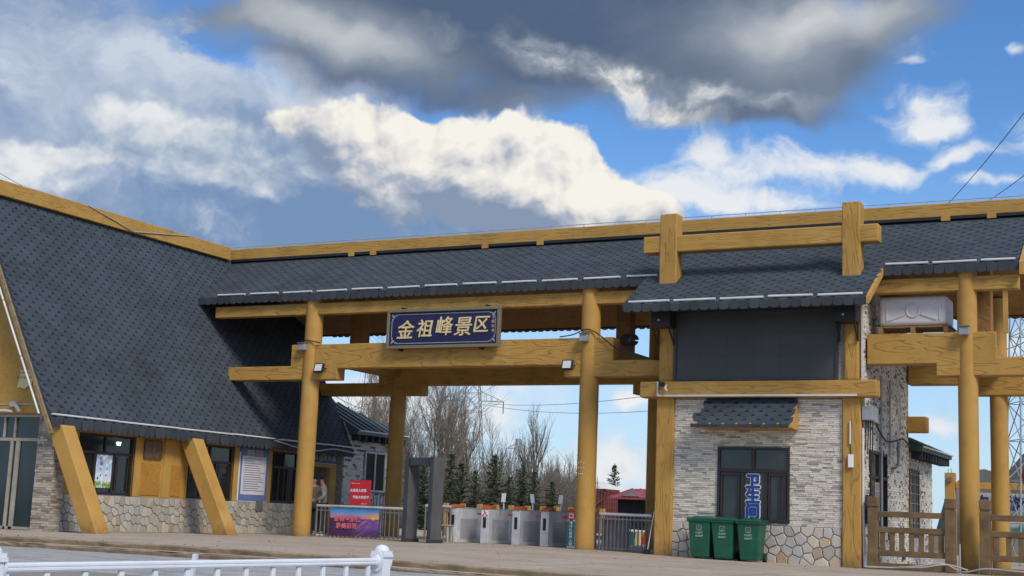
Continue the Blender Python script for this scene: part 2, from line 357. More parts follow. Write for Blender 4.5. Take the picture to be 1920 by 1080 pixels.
def glass_mat(name, col, rough=.06):
    m_, h, b = mat(name)
    p = pos(h)
    c = h.ramp(h.noise(p, 1.1, 4, .6), [(.3, tuple(x*.6 for x in col)), (.7, tuple(x*1.4 for x in col))])
    h.put(b.inputs['Base Color'], c); b.inputs['Roughness'].default_value = rough
    b.inputs['Specular IOR Level'].default_value = .55
    bump(h, b, h.noise(p, 1.4, 2, .5), .03, .02)
    return m_
M_GLASS = glass_mat('dark_window_glass', (.014, .018, .020))
M_GLASS_T = glass_mat('tinted_door_glass', (.016, .030, .034), .1)
M_LIT = plain('lit_ceiling_lamp', (.8, .9, .85), .5)
_b = M_LIT.node_tree.nodes['Principled BSDF']; _b.inputs['Emission Color'].default_value = (.8, 1, .92, 1); _b.inputs['Emission Strength'].default_value = 2.5
# ground
def ground_mat(name, a, b_, big=.25, small=9, crack=None):
    m_, h, b = mat(name)
    p = pos(h)
    n = h.m('ADD', h.m('MULTIPLY', h.noise(p, big, 6, .62), .6), h.m('MULTIPLY', h.noise(p, small, 6, .7), .4))
    c = h.ramp(n, [(.34, a), (.62, b_)])
    sp = h.ss(h.noise(h.vm('MULTIPLY', p, (.5, 1.4, 1)), 1.9, 8, .75), .52, .68)
    c = h.mix(h.m('MULTIPLY', sp, .4), c, tuple(x*.55 for x in a)+(1,))
    if crack:
        x, y, z = h.sep(p)
        for ax, step in ((x, crack[0]), (y, crack[1])):
            f = h.m('ABSOLUTE', h.m('SUBTRACT', h.m('FRACT', h.m('MULTIPLY', ax, 1/step)), .5))
            c = h.mix(h.m('MULTIPLY', h.m('SUBTRACT', 1.0, h.ss(f, .003, .008)), .65), c, (.09, .075, .06, 1))
    h.put(b.inputs['Base Color'], c); b.inputs['Roughness'].default_value = .88
    b.inputs['Specular IOR Level'].default_value = .25
    bump(h, b, h.noise(p, 26, 6, .7), .35, .02)
    return m_
M_PLAT = ground_mat('terrace_concrete', (.31, .25, .195), (.45, .375, .305), .5, 7, (3.0, 2.4))
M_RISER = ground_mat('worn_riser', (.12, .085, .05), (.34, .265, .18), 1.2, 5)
M_ROAD = ground_mat('road_sand', (.20, .19, .175), (.29, .275, .255))
M_FIELD = ground_mat('dry_grass_field', (.11, .09, .05), (.20, .165, .10), .05, 3)
M_PAVER = stone('road_paver', [(0, (.34, .34, .345)), (.35, (.40, .395, .39)), (.7, (.30, .31, .325)), (1, (.42, .40, .37))], vn=9, bs=.3)
M_HILL = ground_mat('hill_scrub', (.060, .058, .058), (.12, .105, .09), .02, .12)

# ------------------------------------------------------------------ mesh builder and object helpers
CUR = Vector((0, 0, 0))      # origin of the thing being built
class MB:
    def __init__(s): s.v = []; s.f = []; s.mi = []; s.r = []
    def add(s, vs, fs, mi=0, r=0.0):
        o = len(s.v); s.v += [Vector(v) for v in vs]
        for f in fs: s.f.append(tuple(o+i for i in f)); s.mi.append(mi); s.r.append(r)
        return s
    def box(s, x0, x1, y0, y1, z0, z1, mi=0, r=0.0):
        vs = [(x, y, z) for z in (z0, z1) for y in (y0, y1) for x in (x0, x1)]
        return s.add(vs, [(0, 2, 3, 1), (4, 5, 7, 6), (0, 1, 5, 4), (1, 3, 7, 5), (3, 2, 6, 7), (2, 0, 4, 6)], mi, r)
    def hexa(s, a, b, mi=0, r=0.0):
        """two quads a (bottom loop) and b (top loop), same winding"""
        return s.add(list(a)+list(b), [(3, 2, 1, 0), (4, 5, 6, 7)]+[(i, (i+1) % 4, 4+(i+1) % 4, 4+i) for i in range(4)], mi, r)
    def prism(s, poly, d, mi=0, r=0.0):
        n = len(poly); d = Vector(d); P = [Vector(p) for p in poly]
        return s.add(P+[p+d for p in P], [tuple(reversed(range(n))), tuple(range(n, 2*n))]+[(i, (i+1) % n, n+(i+1) % n, n+i) for i in range(n)], mi, r)
    def tube(s, pts, radii, n=6, mi=0, cap=True, r=0.0):
        pts = [Vector(p) for p in pts]
        if not hasattr(radii, '__len__'): radii = [radii]*len(pts)
        o = len(s.v); prev = None
        for i, p in enumerate(pts):
            t = (pts[min(i+1, len(pts)-1)]-pts[max(i-1, 0)])
            if t.length < 1e-9: t = Vector((0, 0, 1))
            t.normalize()
            if prev is None:
                a = Vector((1, 0, 0)) if abs(t.x) < .8 else Vector((0, 1, 0))
            else: a = prev
            u = (a - t*a.dot(t)).normalized(); w = t.cross(u); prev = u
            for k in range(n):
                an = 2*math.pi*(k+.5)/n
                s.v.append(p+(u*math.cos(an)+w*math.sin(an))*radii[i])
        for i in range(len(pts)-1):
            for k in range(n):
                k2 = (k+1) % n
                s.f.append((o+i*n+k, o+i*n+k2, o+(i+1)*n+k2, o+(i+1)*n+k)); s.mi.append(mi); s.r.append(r)
        if cap:
            s.f.append(tuple(o+k for k in reversed(range(n)))); s.mi.append(mi); s.r.append(r)
            e = o+(len(pts)-1)*n
            s.f.append(tuple(e+k for k in range(n))); s.mi.append(mi); s.r.append(r)
        return s
    def cyl(s, x, y, z0, z1, r0, r1=None, n=24, mi=0):
        return s.tube([(x, y, z0), (x, y, z1)], [r0, r0 if r1 is None else r1], n, mi)
    def lathe(s, prof, x=0, y=0, n=20, mi=0):
        return s.tube([(x, y, z) for r_, z in prof], [r_ for r_, z in prof], n, mi)
    def bar(s, a, b, w, h, mi=0, up=(0, 0, 1)):
        """square bar from a to b, w across, h along up"""
        a = Vector(a); b = Vector(b); t = (b-a).normalized(); up = Vector(up)
        sd_ = t.cross(up).normalized(); u = sd_.cross(t)
        q = [sd_*i*w/2+u*j*h/2 for i, j in ((-1, -1), (1, -1), (1, 1), (-1, 1))]
        return s.hexa([a+k for k in q], [b+k for k in q], mi)
    def build(s, name, mats, parent=None, org=None, bevel=0, smooth=False, seg=2, kind=None):
        me = bpy.data.meshes.new(name)
        o_ = Vector(org) if org is not None else (CUR if parent is not None else Vector((0, 0, 0)))
        me.from_pydata([v-o_ for v in s.v], [], s.f)
        if not isinstance(mats, (list, tuple)): mats = [mats]
        for m_ in mats: me.materials.append(m_)
        if len(mats) > 1: me.polygons.foreach_set('material_index', s.mi)
        if any(s.r):
            a = me.attributes.new('rnd', 'FLOAT', 'FACE'); a.data.foreach_set('value', s.r)
        me.update()
        bm = bmesh.new(); bm.from_mesh(me); bmesh.ops.recalc_face_normals(bm, faces=bm.faces); bm.to_mesh(me); bm.free()
        if smooth: me.polygons.foreach_set('use_smooth', [True]*len(me.polygons))
        ob = bpy.data.objects.new(name, me); COL.objects.link(ob)
        if parent is not None: ob.parent = parent
        if bevel:
            md = ob.modifiers.new('bevel', 'BEVEL'); md.width = bevel; md.segments = seg; md.limit_method = 'ANGLE'; md.angle_limit = rad(40)
        if kind: ob['kind'] = kind
        return ob
def smooth_angle(ob, deg=40):
    me = ob.data
    me.polygons.foreach_set('use_smooth', [True]*len(me.polygons))
    bm = bmesh.new(); bm.from_mesh(me)
    for e in bm.edges:
        if len(e.link_faces) == 2 and e.calc_face_angle(0) > rad(deg): e.smooth = False
    bm.to_mesh(me); bm.free(); me.update()
def tag(o, label, cat, group=None, kind=None):
    if label: o['label'] = label
    if cat: o['category'] = cat
    if group: o['group'] = group
    if kind: o['kind'] = kind
    return o
def thing(name, loc, label, cat, group=None, rz=0, local=False):
    global CUR
    CUR = Vector((0, 0, 0)) if local else Vector(loc)
    o = bpy.data.objects.new(name, None); COL.objects.link(o); o.empty_display_size = .2
    o.location = loc; o.rotation_euler = (0, 0, rz)
    return tag(o, label, cat, group)
def copy_tree(o, parent=None):
    c = o.copy(); COL.objects.link(c)
    if parent is not None: c.parent = parent
    for ch in list(o.children): copy_tree(ch, c)
    return c
_tc = {}
def text_mesh(body, size, extrude=.004, offset=0.0, shear=0.0, align='CENTER', spacing=1.0, line=1.0):
    key = (body, size, extrude, offset, shear, align, spacing, line)
    if key in _tc: return _tc[key]
    cu = bpy.data.curves.new('lettering', 'FONT'); cu.body = body; cu.size = size; cu.extrude = extrude
    cu.offset = offset; cu.shear = shear; cu.align_x = align; cu.align_y = 'CENTER'; cu.resolution_u = 3
    cu.space_character = spacing; cu.space_line = line
    ob = bpy.data.objects.new('lettering', cu); COL.objects.link(ob)
    bpy.context.view_layer.update()
    dg = bpy.context.evaluated_depsgraph_get()
    me = bpy.data.meshes.new_from_object(ob.evaluated_get(dg))
    bpy.data.objects.remove(ob); bpy.data.curves.remove(cu)
    _tc[key] = me
    return me
def text(name, body, size, loc, mat_, parent=None, rot=(rad(90), 0, 0), bold=0.0, **k):
    me = text_mesh(body, size, **k).copy(); me.name = name
    if bold:                                   # thicker strokes: shifted copies, each a hair nearer
        bm = bmesh.new()
        for q in range(9):
            a = q*math.pi/4; r_ = 0 if q == 8 else bold
            t_ = me.copy(); t_.transform(Matrix.Translation((r_*math.cos(a), r_*math.sin(a), .0005*q))); bm.from_mesh(t_); bpy.data.meshes.remove(t_)
        bm.to_mesh(me); bm.free()
    me.materials.clear(); me.materials.append(mat_)
    ob = bpy.data.objects.new(name, me); COL.objects.link(ob)
    ob.location = Vector(loc)-(CUR if parent is not None else Vector((0, 0, 0))); ob.rotation_euler = rot
    if parent is not None: ob.parent = parent
    return ob
ROT_FRONT = (rad(90), 0, 0)          # faces -Y
ROT_RIGHT = (rad(90), 0, rad(90))    # faces +X

# ---- voronoi stones: convex cells of a relaxed point set in a rectangle, with a joint and a bevelled face
def voronoi_cells(w, h, n, seed, relax=2, aspect=1.0):
    rg = random.Random(seed)
    nx = max(1, round(math.sqrt(n*w/h/aspect))); ny = max(1, round(n/nx))
    pts = []
    for j in range(ny):
        for i in range(nx):
            pts.append([(i+.5+(.5 if j % 2 else 0)-.25+rg.uniform(-.42, .42))*w/nx, (j+.5+rg.uniform(-.40, .40))*h/ny])
    def clip(poly, mx, my, dx_, dy_):
        o = []
        for i in range(len(poly)):
            a, b = poly[i], poly[(i+1) % len(poly)]
            da = (a[0]-mx)*dx_+(a[1]-my)*dy_; db = (b[0]-mx)*dx_+(b[1]-my)*dy_
            if da <= 0: o.append(a)
            if (da < 0 < db) or (db < 0 < da):
                t = da/(da-db); o.append((a[0]+(b[0]-a[0])*t, a[1]+(b[1]-a[1])*t))
        return o
    for it in range(relax):
        cells = []
        for i, p in enumerate(pts):
            near = sorted(range(len(pts)), key=lambda k: (pts[k][0]-p[0])**2+(pts[k][1]-p[1])**2)[1:18]
            poly = [(0, 0), (w, 0), (w, h), (0, h)]
            for k in near:
                q = pts[k]
                poly = clip(poly, (p[0]+q[0])/2, (p[1]+q[1])/2, q[0]-p[0], q[1]-p[1])
                if len(poly) < 3: break
            cells.append(poly)
        if it < relax-1:
            for i, c in enumerate(cells):
                if len(c) >= 3:
                    cx = sum(q[0] for q in c)/len(c); cy = sum(q[1] for q in c)/len(c)
                    pts[i] = [pts[i][0]*.75+cx*.25, pts[i][1]*.75+cy*.25]
    return [c for c in cells if len(c) >= 3]
def inset(poly, d):
    cx = sum(q[0] for q in poly)/len(poly); cy = sum(q[1] for q in poly)/len(poly)
    o = []
    for x, y in poly:
        l = math.hypot(x-cx, y-cy) or 1
        k = max(.3, 1-d*1.25/l); o.append((cx+(x-cx)*k, cy+(y-cy)*k))
    return o
def crazy_wall(parent, M, w, h, n, seed, mat_, name='stone', joint=.013, depth=.03, aspect=1.0, keep=None):
    """M maps (u, v, out) of the wall rectangle to the parent's space"""
    rg = random.Random(seed+1)
    for c in voronoi_cells(w, h, n, seed, 3, aspect):
        if keep and not keep(c): continue
        a = inset(c, joint); b = inset(c, joint+.014); d = depth*rg.uniform(.75, 1.25); k = len(a)
        mb = MB()
        mb.v = [Vector(M(u, v, 0)) for u, v in a]+[Vector(M(u, v, d*.72)) for u, v in a]+[Vector(M(u, v, d*(1+rg.uniform(-.12, .12)))) for u, v in b]
        for L in (0, k):
            for i in range(k): mb.f.append((L+i, L+(i+1) % k, L+k+(i+1) % k, L+k+i))
        mb.f.append(tuple(range(2*k, 3*k)))
        mb.mi = [0]*len(mb.f); mb.r = [rg.random()]*len(mb.f)
        mb.build(name, mat_, parent)
_unit = {}
def ledge_wall(parent, M, w, h, seed, mat_, holes=(), ch=.05, lmin=.12, lmax=.38, singles=300, rank=None, name='stone', rotz=0):
    """thin stone strips in courses; the first `singles` by rank are objects, the rest one joined part.
    M(u,v,out) -> point ; strips avoid rectangular holes (u0,u1,v0,v1)"""
    rg = random.Random(seed); L = []
    nrow = round(h/ch); chh = h/nrow
    for j in range(nrow):
        v0, v1 = j*chh, (j+1)*chh; u = 0.0
        spans = [(0, w)]
        for hu0, hu1, hv0, hv1 in holes:
            if v1 > hv0+.004 and v0 < hv1-.004:
                ns = []
                for a, b in spans:
                    if hu0 > a: ns.append((a, min(b, hu0)))
                    if hu1 < b: ns.append((max(a, hu1), b))
                spans = [q for q in ns if q[1]-q[0] > .02]
        for a, b in spans:
            u = a; first = True
            while u < b-1e-6:
                l = rg.uniform(lmin, lmax)*(rg.uniform(.3, 1) if first else 1); first = False
                if b-(u+l) < lmin*.6: l = b-u
                L.append((u, min(b, u+l), v0, v1, rg.uniform(.012, .034), rg.random())); u += l
    if rank: L.sort(key=rank)
    rest = MB()
    for i, (u0, u1, v0, v1, d, rn) in enumerate(L):
        e = .0025
        if i < singles:
            mb = MB(); tgt = mb
        else: tgt = rest
        a = [M(u0+e, v0+e, 0), M(u1-e, v0+e, 0), M(u1-e, v1-e, 0), M(u0+e, v1-e, 0)]
        t1, t2 = rg.uniform(-.004, .004), rg.uniform(-.004, .004)
        b = [M(u0+e, v0+e, d+t1), M(u1-e, v0+e, d+t2), M(u1-e, v1-e*1.5, d+t2*.5), M(u0+e, v1-e*1.5, d+t1*.5)]
        tgt.hexa(a, b, 0, max(.001, rn))
        if i < singles: mb.build(name, mat_, parent)
    if rest.f: rest.build('stone_cladding', mat_, parent, kind='stuff')

# ---- hexagonal shingles
SW, SE = .333, .146          # tab pitch and exposure
def tab_mesh(name='shingle'):
    w, e, t = SW*.998, SE, .0042
    # u across, v up the slope, n outward
    P = [(-.26*w, 0), (.26*w, 0), (.5*w, e*.86), (.5*w, e*2.0), (-.5*w, e*2.0), (-.5*w, e*.86)]
    mb = MB()
    lift = lambda v: t*1.9*max(0., (1-v/(2*e)))
    mb.v = [Vector((u, v, lift(v)+t)) for u, v in P]+[Vector((u, v, lift(v)+.001)) for u, v in P]
    mb.f = [(0, 1, 2, 3, 4, 5)]+[(i, 6+i, 6+(i+1) % 6, (i+1) % 6) for i in (0, 1, 2, 4, 5)]
    mb.mi = [0]*len(mb.f)
    # printed dark band that shows in the notch above
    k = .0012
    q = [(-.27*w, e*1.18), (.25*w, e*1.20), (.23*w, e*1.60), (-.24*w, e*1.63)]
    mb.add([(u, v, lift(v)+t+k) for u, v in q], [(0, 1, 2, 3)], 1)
    mb.r = [0.0]*len(mb.f)
    return mb
_tab = tab_mesh()
_tab_me = None
def tab_data():
    global _tab_me
    if _tab_me is None:
        o = _tab.build('shingle', [M_SH, M_SHD]); _tab_me = o.data; bpy.data.objects.remove(o)
    return _tab_me
def shingle_slope(parent, org, U, V, ulen, vlen, keep, singles, rest_name='shingle_field', lipv=0.0):
    """org: lower left corner of the slope in world space, U along the eave, V up the slope"""
    U = Vector(U).normalized(); V = Vector(V).normalized(); N = U.cross(V)
    if N.z < 0: N = -N
    R = Matrix((U, V, N)).transposed()
    cand = []
    for j in range(int(vlen/SE)+1):
        for i in range(-1, int(ulen/SW)+2):
            u = (i+(.5 if j % 2 else 0))*SW; v = j*SE+lipv
            c = Vector(org)+U*u+V*(v+SE*.6)
            if u < SW*.3 or u > ulen-SW*.3 or v > vlen-SE*1.2: continue
            if keep and not keep(c): continue
            p = c-EYE; dpt = p.dot(FW); px = 960+FPX*p.dot(RT)/dpt
            cand.append(((dpt+(0 if -20 < px < 1940 else 1000)), u, v))
    cand.sort(key=lambda q: q[0])
    rg = random.Random(3); rest = MB(); me = tab_data(); o_ = CUR
    for k, (d_, u, v) in enumerate(cand):
        loc = Vector(org)+U*u+V*v+N*rg.uniform(0, .003)-o_
        rot = R @ Matrix.Rotation(rg.uniform(-.012, .012), 3, 'Z')
        if k < singles:
            ob = bpy.data.objects.new('shingle', me); COL.objects.link(ob); ob.parent = parent
            mm = rot.to_4x4(); mm.translation = loc; ob.matrix_local = mm
        else:
            b0 = len(rest.v); rv = max(.001, rg.random())
            rest.v += [rot @ q+loc for q in _tab.v]
            for f, mi in zip(_tab.f, _tab.mi): rest.f.append(tuple(b0+i for i in f)); rest.mi.append(mi); rest.r.append(rv)
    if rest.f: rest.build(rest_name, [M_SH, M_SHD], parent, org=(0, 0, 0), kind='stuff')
_lip_me = None
def lip_row(parent, a, b, drop, out, singles=300, name='fringe_shingle', pitch=.24, rnd=.24, mat_=None):
    """tabs with rounded ends folded down over the eave from a to b; out = outward horizontal"""
    a = Vector(a); b = Vector(b); U = (b-a).normalized(); L = (b-a).length; out = Vector(out).normalized()
    n = round(L/pitch); w = L/n; rg = random.Random(5)
    mb = MB(); P = [(-w*.49, 0), (w*.49, 0)]
    for k in range(7):
        t = math.pi*k/6; P.append((w*.485*math.cos(t), -drop*(1-rnd)-drop*rnd*math.sin(t)))
    mb.v = [Vector((u, .009, v)) for u, v in P]+[Vector((u, 0, v)) for u, v in P]; q = len(P)
    mb.f = [tuple(range(q))]+[(i, q+i, q+(i+1) % q, (i+1) % q) for i in range(q)]; mb.mi = [0]*len(mb.f); mb.r = [0.]*len(mb.f)
    proto = mb.build(name, M_LIP); me = proto.data; bpy.data.objects.remove(proto)
    R = Matrix((U, out, Vector((0, 0, 1)))).transposed()
    for i in range(n):
        ob = bpy.data.objects.new(name, me); COL.objects.link(ob); ob.parent = parent
        mm = (R @ Matrix.Rotation(rg.uniform(-.05, .12), 3, 'X') @ Matrix.Rotation(rg.uniform(-.03, .03), 3, 'Y')).to_4x4()
        mm.translation = a+U*(i+.5)*w-CUR+out*rg.uniform(0, .012)+Vector((0, 0, rg.uniform(-.008, .004))); ob.matrix_local = mm
def tubes_along(parent, a, b, seg, gap, r=.022, name='light_tube', mat_=None, jit=0.0):
    a = Vector(a); b = Vector(b); U = (b-a).normalized(); L = (b-a).length; s = 0.0; rg = random.Random(int(L*100))
    while s < L-.2:
        e = min(L, s+seg)
        z = Vector((0, 0, rg.uniform(-jit, jit)))
        mb = MB(); mb.tube([a+U*s+z, a+U*e+z*.3], r, 8)
        mb.build(name, mat_ or M_TUBE, parent); s = e+gap
def window(parent, M, w, h, frame_mat, glass_mat_, mull=(), name='window', fw=.06, d=.07):
    """M(u,v,out): lower left corner of the opening at (0,0). mull: inner bars as (u0,u1,v0,v1)"""
    mb = MB()
    def bx(u0, u1, v0, v1, o0, o1, B=mb):
        B.hexa([M(u0, v0, o0), M(u1, v0, o0), M(u1, v1, o0), M(u0, v1, o0)], [M(u0, v0, o1), M(u1, v0, o1), M(u1, v1, o1), M(u0, v1, o1)])
    bx(0, w, 0, fw, 0, d); bx(0, w, h-fw, h, 0, d); bx(0, fw, fw, h-fw, 0, d); bx(w-fw, w, fw, h-fw, 0, d)
    for u0, u1, v0, v1 in mull: bx(u0, u1, v0, v1, .002, d*.9)
    fr = mb.build(name, frame_mat, parent, bevel=.006, seg=1)
    pb = MB(); bx(fw*.6, w-fw*.6, fw*.6, h-fw*.6, .006, .018, pb)
    pb.build('pane', glass_mat_, fr)
    return fr
# ------------------------------------------------------------------ the ground
def plat(x):                                     # the terrace falls a few centimetres to the right
    pts = [(-60, -.055), (-25, -.055), (-20, 0), (-15, 0), (-12, -.03), (-7.5, -.085), (30, -.085)]
    for (a, za), (b, zb) in zip(pts, pts[1:]):
        if x <= b: return za+(zb-za)*max(0, (x-a))/(b-a)
    return -.085
ROADZ = -.205
mb = MB(); mb.add([(-4000, -3000, ROADZ), (4000, -3000, ROADZ), (4000, 6000, ROADZ), (-4000, 6000, ROADZ)], [(0, 1, 2, 3)])
field_ = tag(mb.build('field', M_FIELD), None, None, kind='structure')
mb = MB(); mb.add([(-120, -40, ROADZ+.004), (90, -40, ROADZ+.004), (90, 22, ROADZ+.004), (-120, 22, ROADZ+.004)], [(0, 1, 2, 3)])
road = tag(mb.build('road', M_ROAD), None, None, kind='structure')
# paving slabs of the forecourt, laid in rows parallel to the steps
rg = random.Random(11); slabs = []
PW, PD = .62, .33
for j in range(16):
    for i in range(60):
        x0 = -27.5+i*PW+(PW/2 if j % 2 else 0); y1 = 19.44-j*PD
        slabs.append((x0+.008, x0+PW-.008, y1-PD+.008, y1-.008))
def vis(s_):
    p = Vector(((s_[0]+s_[1])/2, (s_[2]+s_[3])/2, ROADZ))-EYE; d_ = p.dot(FW)
    x = 960+FPX*p.dot(RT)/d_; y = 540-FPX*p.dot(UP)/d_
    return 0 if (-30 < x < 1950 and y < 1095) else 1
slabs.sort(key=lambda s_: (vis(s_), s_[2]))
rest = MB(); me0 = None
for k, s_ in enumerate(slabs):
    z = ROADZ+.018+rg.uniform(-.004, .004)
    if k < 300:
        if me0 is None:
            b_ = MB(); b_.box(-PW/2+.008, PW/2-.008, -PD/2+.008, PD/2-.008, -.016, 0); o = b_.build('paving_slab', M_PAVER, road, org=(0, 0, 0)); me0 = o.data
        else:
            o = bpy.data.objects.new('paving_slab', me0); COL.objects.link(o); o.parent = road
        o.location = ((s_[0]+s_[1])/2, (s_[2]+s_[3])/2, z); o.rotation_euler = (rg.uniform(-.004, .004), rg.uniform(-.004, .004), 0)
    else: rest.box(*s_, ROADZ+.006, z, 0, max(.001, rg.random()))
rest.build('paving_field', M_PAVER, road, org=(0, 0, 0), kind='stuff')
# terrace with two steps; worn risers
def strip(name, y0, y1, dz, mat_top, front=True):
    xs = [-60, -25, -20, -15, -12, -7.5, 30]
    n = []; x = -32.
    while x < 6: n.append(x); x += .35
    xs = sorted(set(xs+n)); b_ = MB(); rg2 = random.Random(int(y0*10))
    for a, c in zip(xs, xs[1:]):
        za, zc = plat(a)+dz, plat(c)+dz
        b_.add([(a, y0, za), (c, y0, zc), (c, y1, zc), (a, y1, za)], [(0, 1, 2, 3)], 0)
    ob = b_.build(name, mat_top)
    return ob
EDGE = 19.75
tag(strip('terrace', EDGE+.055, 62, 0, M_PLAT), None, None, kind='structure')
tag(strip('step', EDGE-.345, EDGE+.03, -.10, M_PLAT), None, None, kind='structure')
def riser(y, ztop, zbot, seed):
    """broken concrete nosing and face, an uneven line along the step"""
    rg2 = random.Random(seed); b_ = MB(); x = -40.; rows = []
    while x < 12:
        j = rg2.uniform(-.012, .012)+(rg2.uniform(.0, .035) if rg2.random() < .22 else 0)
        dr = rg2.uniform(0, .012)+(rg2.uniform(.01, .05) if rg2.random() < .18 else 0)
        rows.append((x, j, dr)); x += rg2.uniform(.10, .3)
    rows.append((12, 0, 0))
    L = [[], [], [], []]
    for x, j, dr in rows:
        t = plat(x)
        L[0].append((x, y+.13, t+ztop+.0035)); L[1].append((x, y+.02+j, t+ztop+.0035-dr*.25))
        L[2].append((x, y-.005+j*.6, t+ztop-.02-dr*.6)); L[3].append((x, y+.012+j*.3, t+zbot-.01))
    n = len(rows)
    b_.v = [Vector(p) for l in L for p in l]
    for k in range(3):
        for i in range(n-1): b_.f.append((k*n+i, k*n+i+1, (k+1)*n+i+1, (k+1)*n+i)); b_.mi.append(0 if k == 0 else 1); b_.r.append(0.)
    return b_
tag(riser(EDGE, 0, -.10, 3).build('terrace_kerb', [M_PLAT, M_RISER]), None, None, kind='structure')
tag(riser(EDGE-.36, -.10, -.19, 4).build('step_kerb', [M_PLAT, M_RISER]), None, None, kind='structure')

# ------------------------------------------------------------------ the A-frame hall on the left
RX, RZ, SL = -28.58, 8.64, .56                   # ridge; X falls .56 per metre of height
LC = RX+SL*RZ
hall = thing('visitor_hall', (-28.58, 25, -.055), 'steep A-frame hall with dark hexagonal shingles, ochre gable and rubble stone base', 'hall')
HY0, HY1 = 24.52, 37.75
ez = 2.66
def lx(z, off=0): return LC-SL*z+off
# roof slabs (felt) right and left
nrm = Vector((1, 0, SL)).normalized()
def slab(sgn):
    b_ = MB()
    a = [(RX, RZ), (RX+sgn*(lx(ez)-RX), ez)]
    q = [Vector((x, HY0, z)) for x, z in a]; t = Vector((nrm.x*sgn, 0, nrm.z))*.14
    b_.prism([q[0]-Vector((0, 0, .28)), q[0], q[1], q[1]-t*1.0], (0, HY1-HY0, 0))
    return b_
roofR = slab(1).build('roof', M_FELT, hall)
roofL = slab(-1).build('roof', M_FELT, hall)
Vs = Vector((RX-lx(ez), 0, RZ-ez))
GS = .6239; GY, GZ = 35.0, 8.55                  # gate roof plane: z = GZ-GS*(GY-y)
def gz(y): return GZ-GS*(GY-y)
def keepL(c):
    return c.y < HY1-.1
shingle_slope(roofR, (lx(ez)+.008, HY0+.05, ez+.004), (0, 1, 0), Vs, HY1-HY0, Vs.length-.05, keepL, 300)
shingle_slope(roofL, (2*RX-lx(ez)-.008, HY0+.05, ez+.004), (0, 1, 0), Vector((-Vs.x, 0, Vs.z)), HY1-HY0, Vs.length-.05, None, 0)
# ridge beam, rake board, eave fringe and light tubes
mb = MB(); mb.box(RX-.20, RX+.20, HY0-.1, 34.72, RZ-.08, RZ+.33); mb.build('ridge_beam', OR, hall, bevel=.02)
for sg in (1, -1):
    mb = MB()
    for z0, z1 in ((2.30, RZ-.1),):
        p0 = Vector((RX+sg*(lx(z0)-RX), HY0-.05, z0)); p1 = Vector((RX+sg*(lx(z1)-RX), HY0-.05, z1))
        k = Vector((sg*-nrm.x, 0, -nrm.z))*.10
        mb.prism([p0, p1, p1+k, p0+k], (0, .06, 0))
    mb.build('rake_board', plain('rake_board_weathered', (.26, .19, .10), .8, .2, 6) if sg == 1 else MATS['rake_board_weathered'], hall)
    p0 = Vector((RX+sg*(lx(2.75)-RX-.19), HY0-.09, 2.75)); p1 = Vector((RX+sg*(lx(RZ-1.2)-RX-.19), HY0-.09, RZ-1.2))
    if sg == 1: tubes_along(hall, p0, p1, 1.6, .03, .025)
lip_row(roofR, (lx(ez)+.03, HY0+.03, ez+.03), (lx(ez)+.03, HY1-.02, ez+.03), .27, (1, 0, 0), pitch=.205, rnd=.36)
mb = MB(); mb.box(lx(ez)-.06, lx(ez)+.018, HY0+.02, HY1, ez-.18, ez+.0); mb.build('eave_board', M_FELT, hall)
tubes_along(hall, (lx(2.79)+.07, HY0+.1, 2.76), (lx(2.79)+.07, HY1-.05, 2.75), 2.3, .02, .026, jit=.012)
tubes_along(hall, (lx(2.79)+.07, HY1+.03, 2.75), (lx(3.6)+.06, HY1+.03, 3.6), 1.2, .02, .018)
# raking posts that carry the eave down to the terrace
for y0 in (24.86, 29.72):
    mb = MB(); zb, zt = -.06, 2.52
    xr0, xr1 = -23.62+.56*.0, None
    def q(z): x = -23.68-SL*(z+.06); return x
    mb.hexa([(q(zb)-.50, y0, zb), (q(zb), y0, zb), (q(zb), y0+.44, zb), (q(zb)-.50, y0+.44, zb)],
            [(q(zt)-.50, y0, zt), (q(zt), y0, zt), (q(zt), y0+.44, zt), (q(zt)-.50, y0+.44, zt)])
    mb.build('raking_post', OC, hall, bevel=.025)
# side wall X = -25.6 from Y 25 to 37.35
WX, WY0, WY1 = -25.6, 25.0, 37.35
ST = .87
mb = MB(); mb.box(WX-.25, WX, WY0+.30, WY1, -.06, ST); wbase = mb.build('stone_base', M_MORTAR, hall)

crazy_wall(wbase, lambda u, v, o: Vector((WX+o+.001, WY0+.36+u, -.06+v)), 10.62, ST+.06, 250, 21, M_RUBBLE, depth=.022, joint=.010, aspect=.8)
wins = [(25.95, 28.02), (30.15, 32.16), (33.95, 35.35)]
mb = MB()
zt = 2.95
edges = [WY0+.30]+[e for w_ in wins for e in w_]+[36.05]
for a, b in zip(edges[::2], edges[1::2]): mb.box(WX-.22, WX-.02, a, b, ST, zt)
for a, b in wins: mb.box(WX-.22, WX-.02, a, b, 2.42, zt)
mb.box(WX-.22, WX-.02, 37.15, WY1, -.06, zt); mb.box(WX-.22, WX-.02, 36.05, 37.15, 2.06, zt)
mb.build('plaster_wall', OW, hall)
for a, b in ((28.02, 28.22), (29.15, 29.45), (29.95, 30.15), (32.16, 32.36), (33.72, 33.95), (25.75, 25.95)):
    mb = MB(); mb.box(WX-.05, WX+.015, a, b, ST, 2.45); mb.build('wall_pilaster', OC, hall, bevel=.006)
for a, b in ((28.32, 29.05), (29.5, 29.9), (32.45, 33.6)):
    if a < 32: mb = MB(); mb.box(WX-.05, WX-.002, a, b, ST+.05, 1.78); mb.build('carved_panel', ochre('ochre_panel', (3, 3, 3), 1., base=(.42, .205, .04), dirt=False) if 'ochre_panel' not in MATS else MATS['ochre_panel'], hall, bevel=.008)
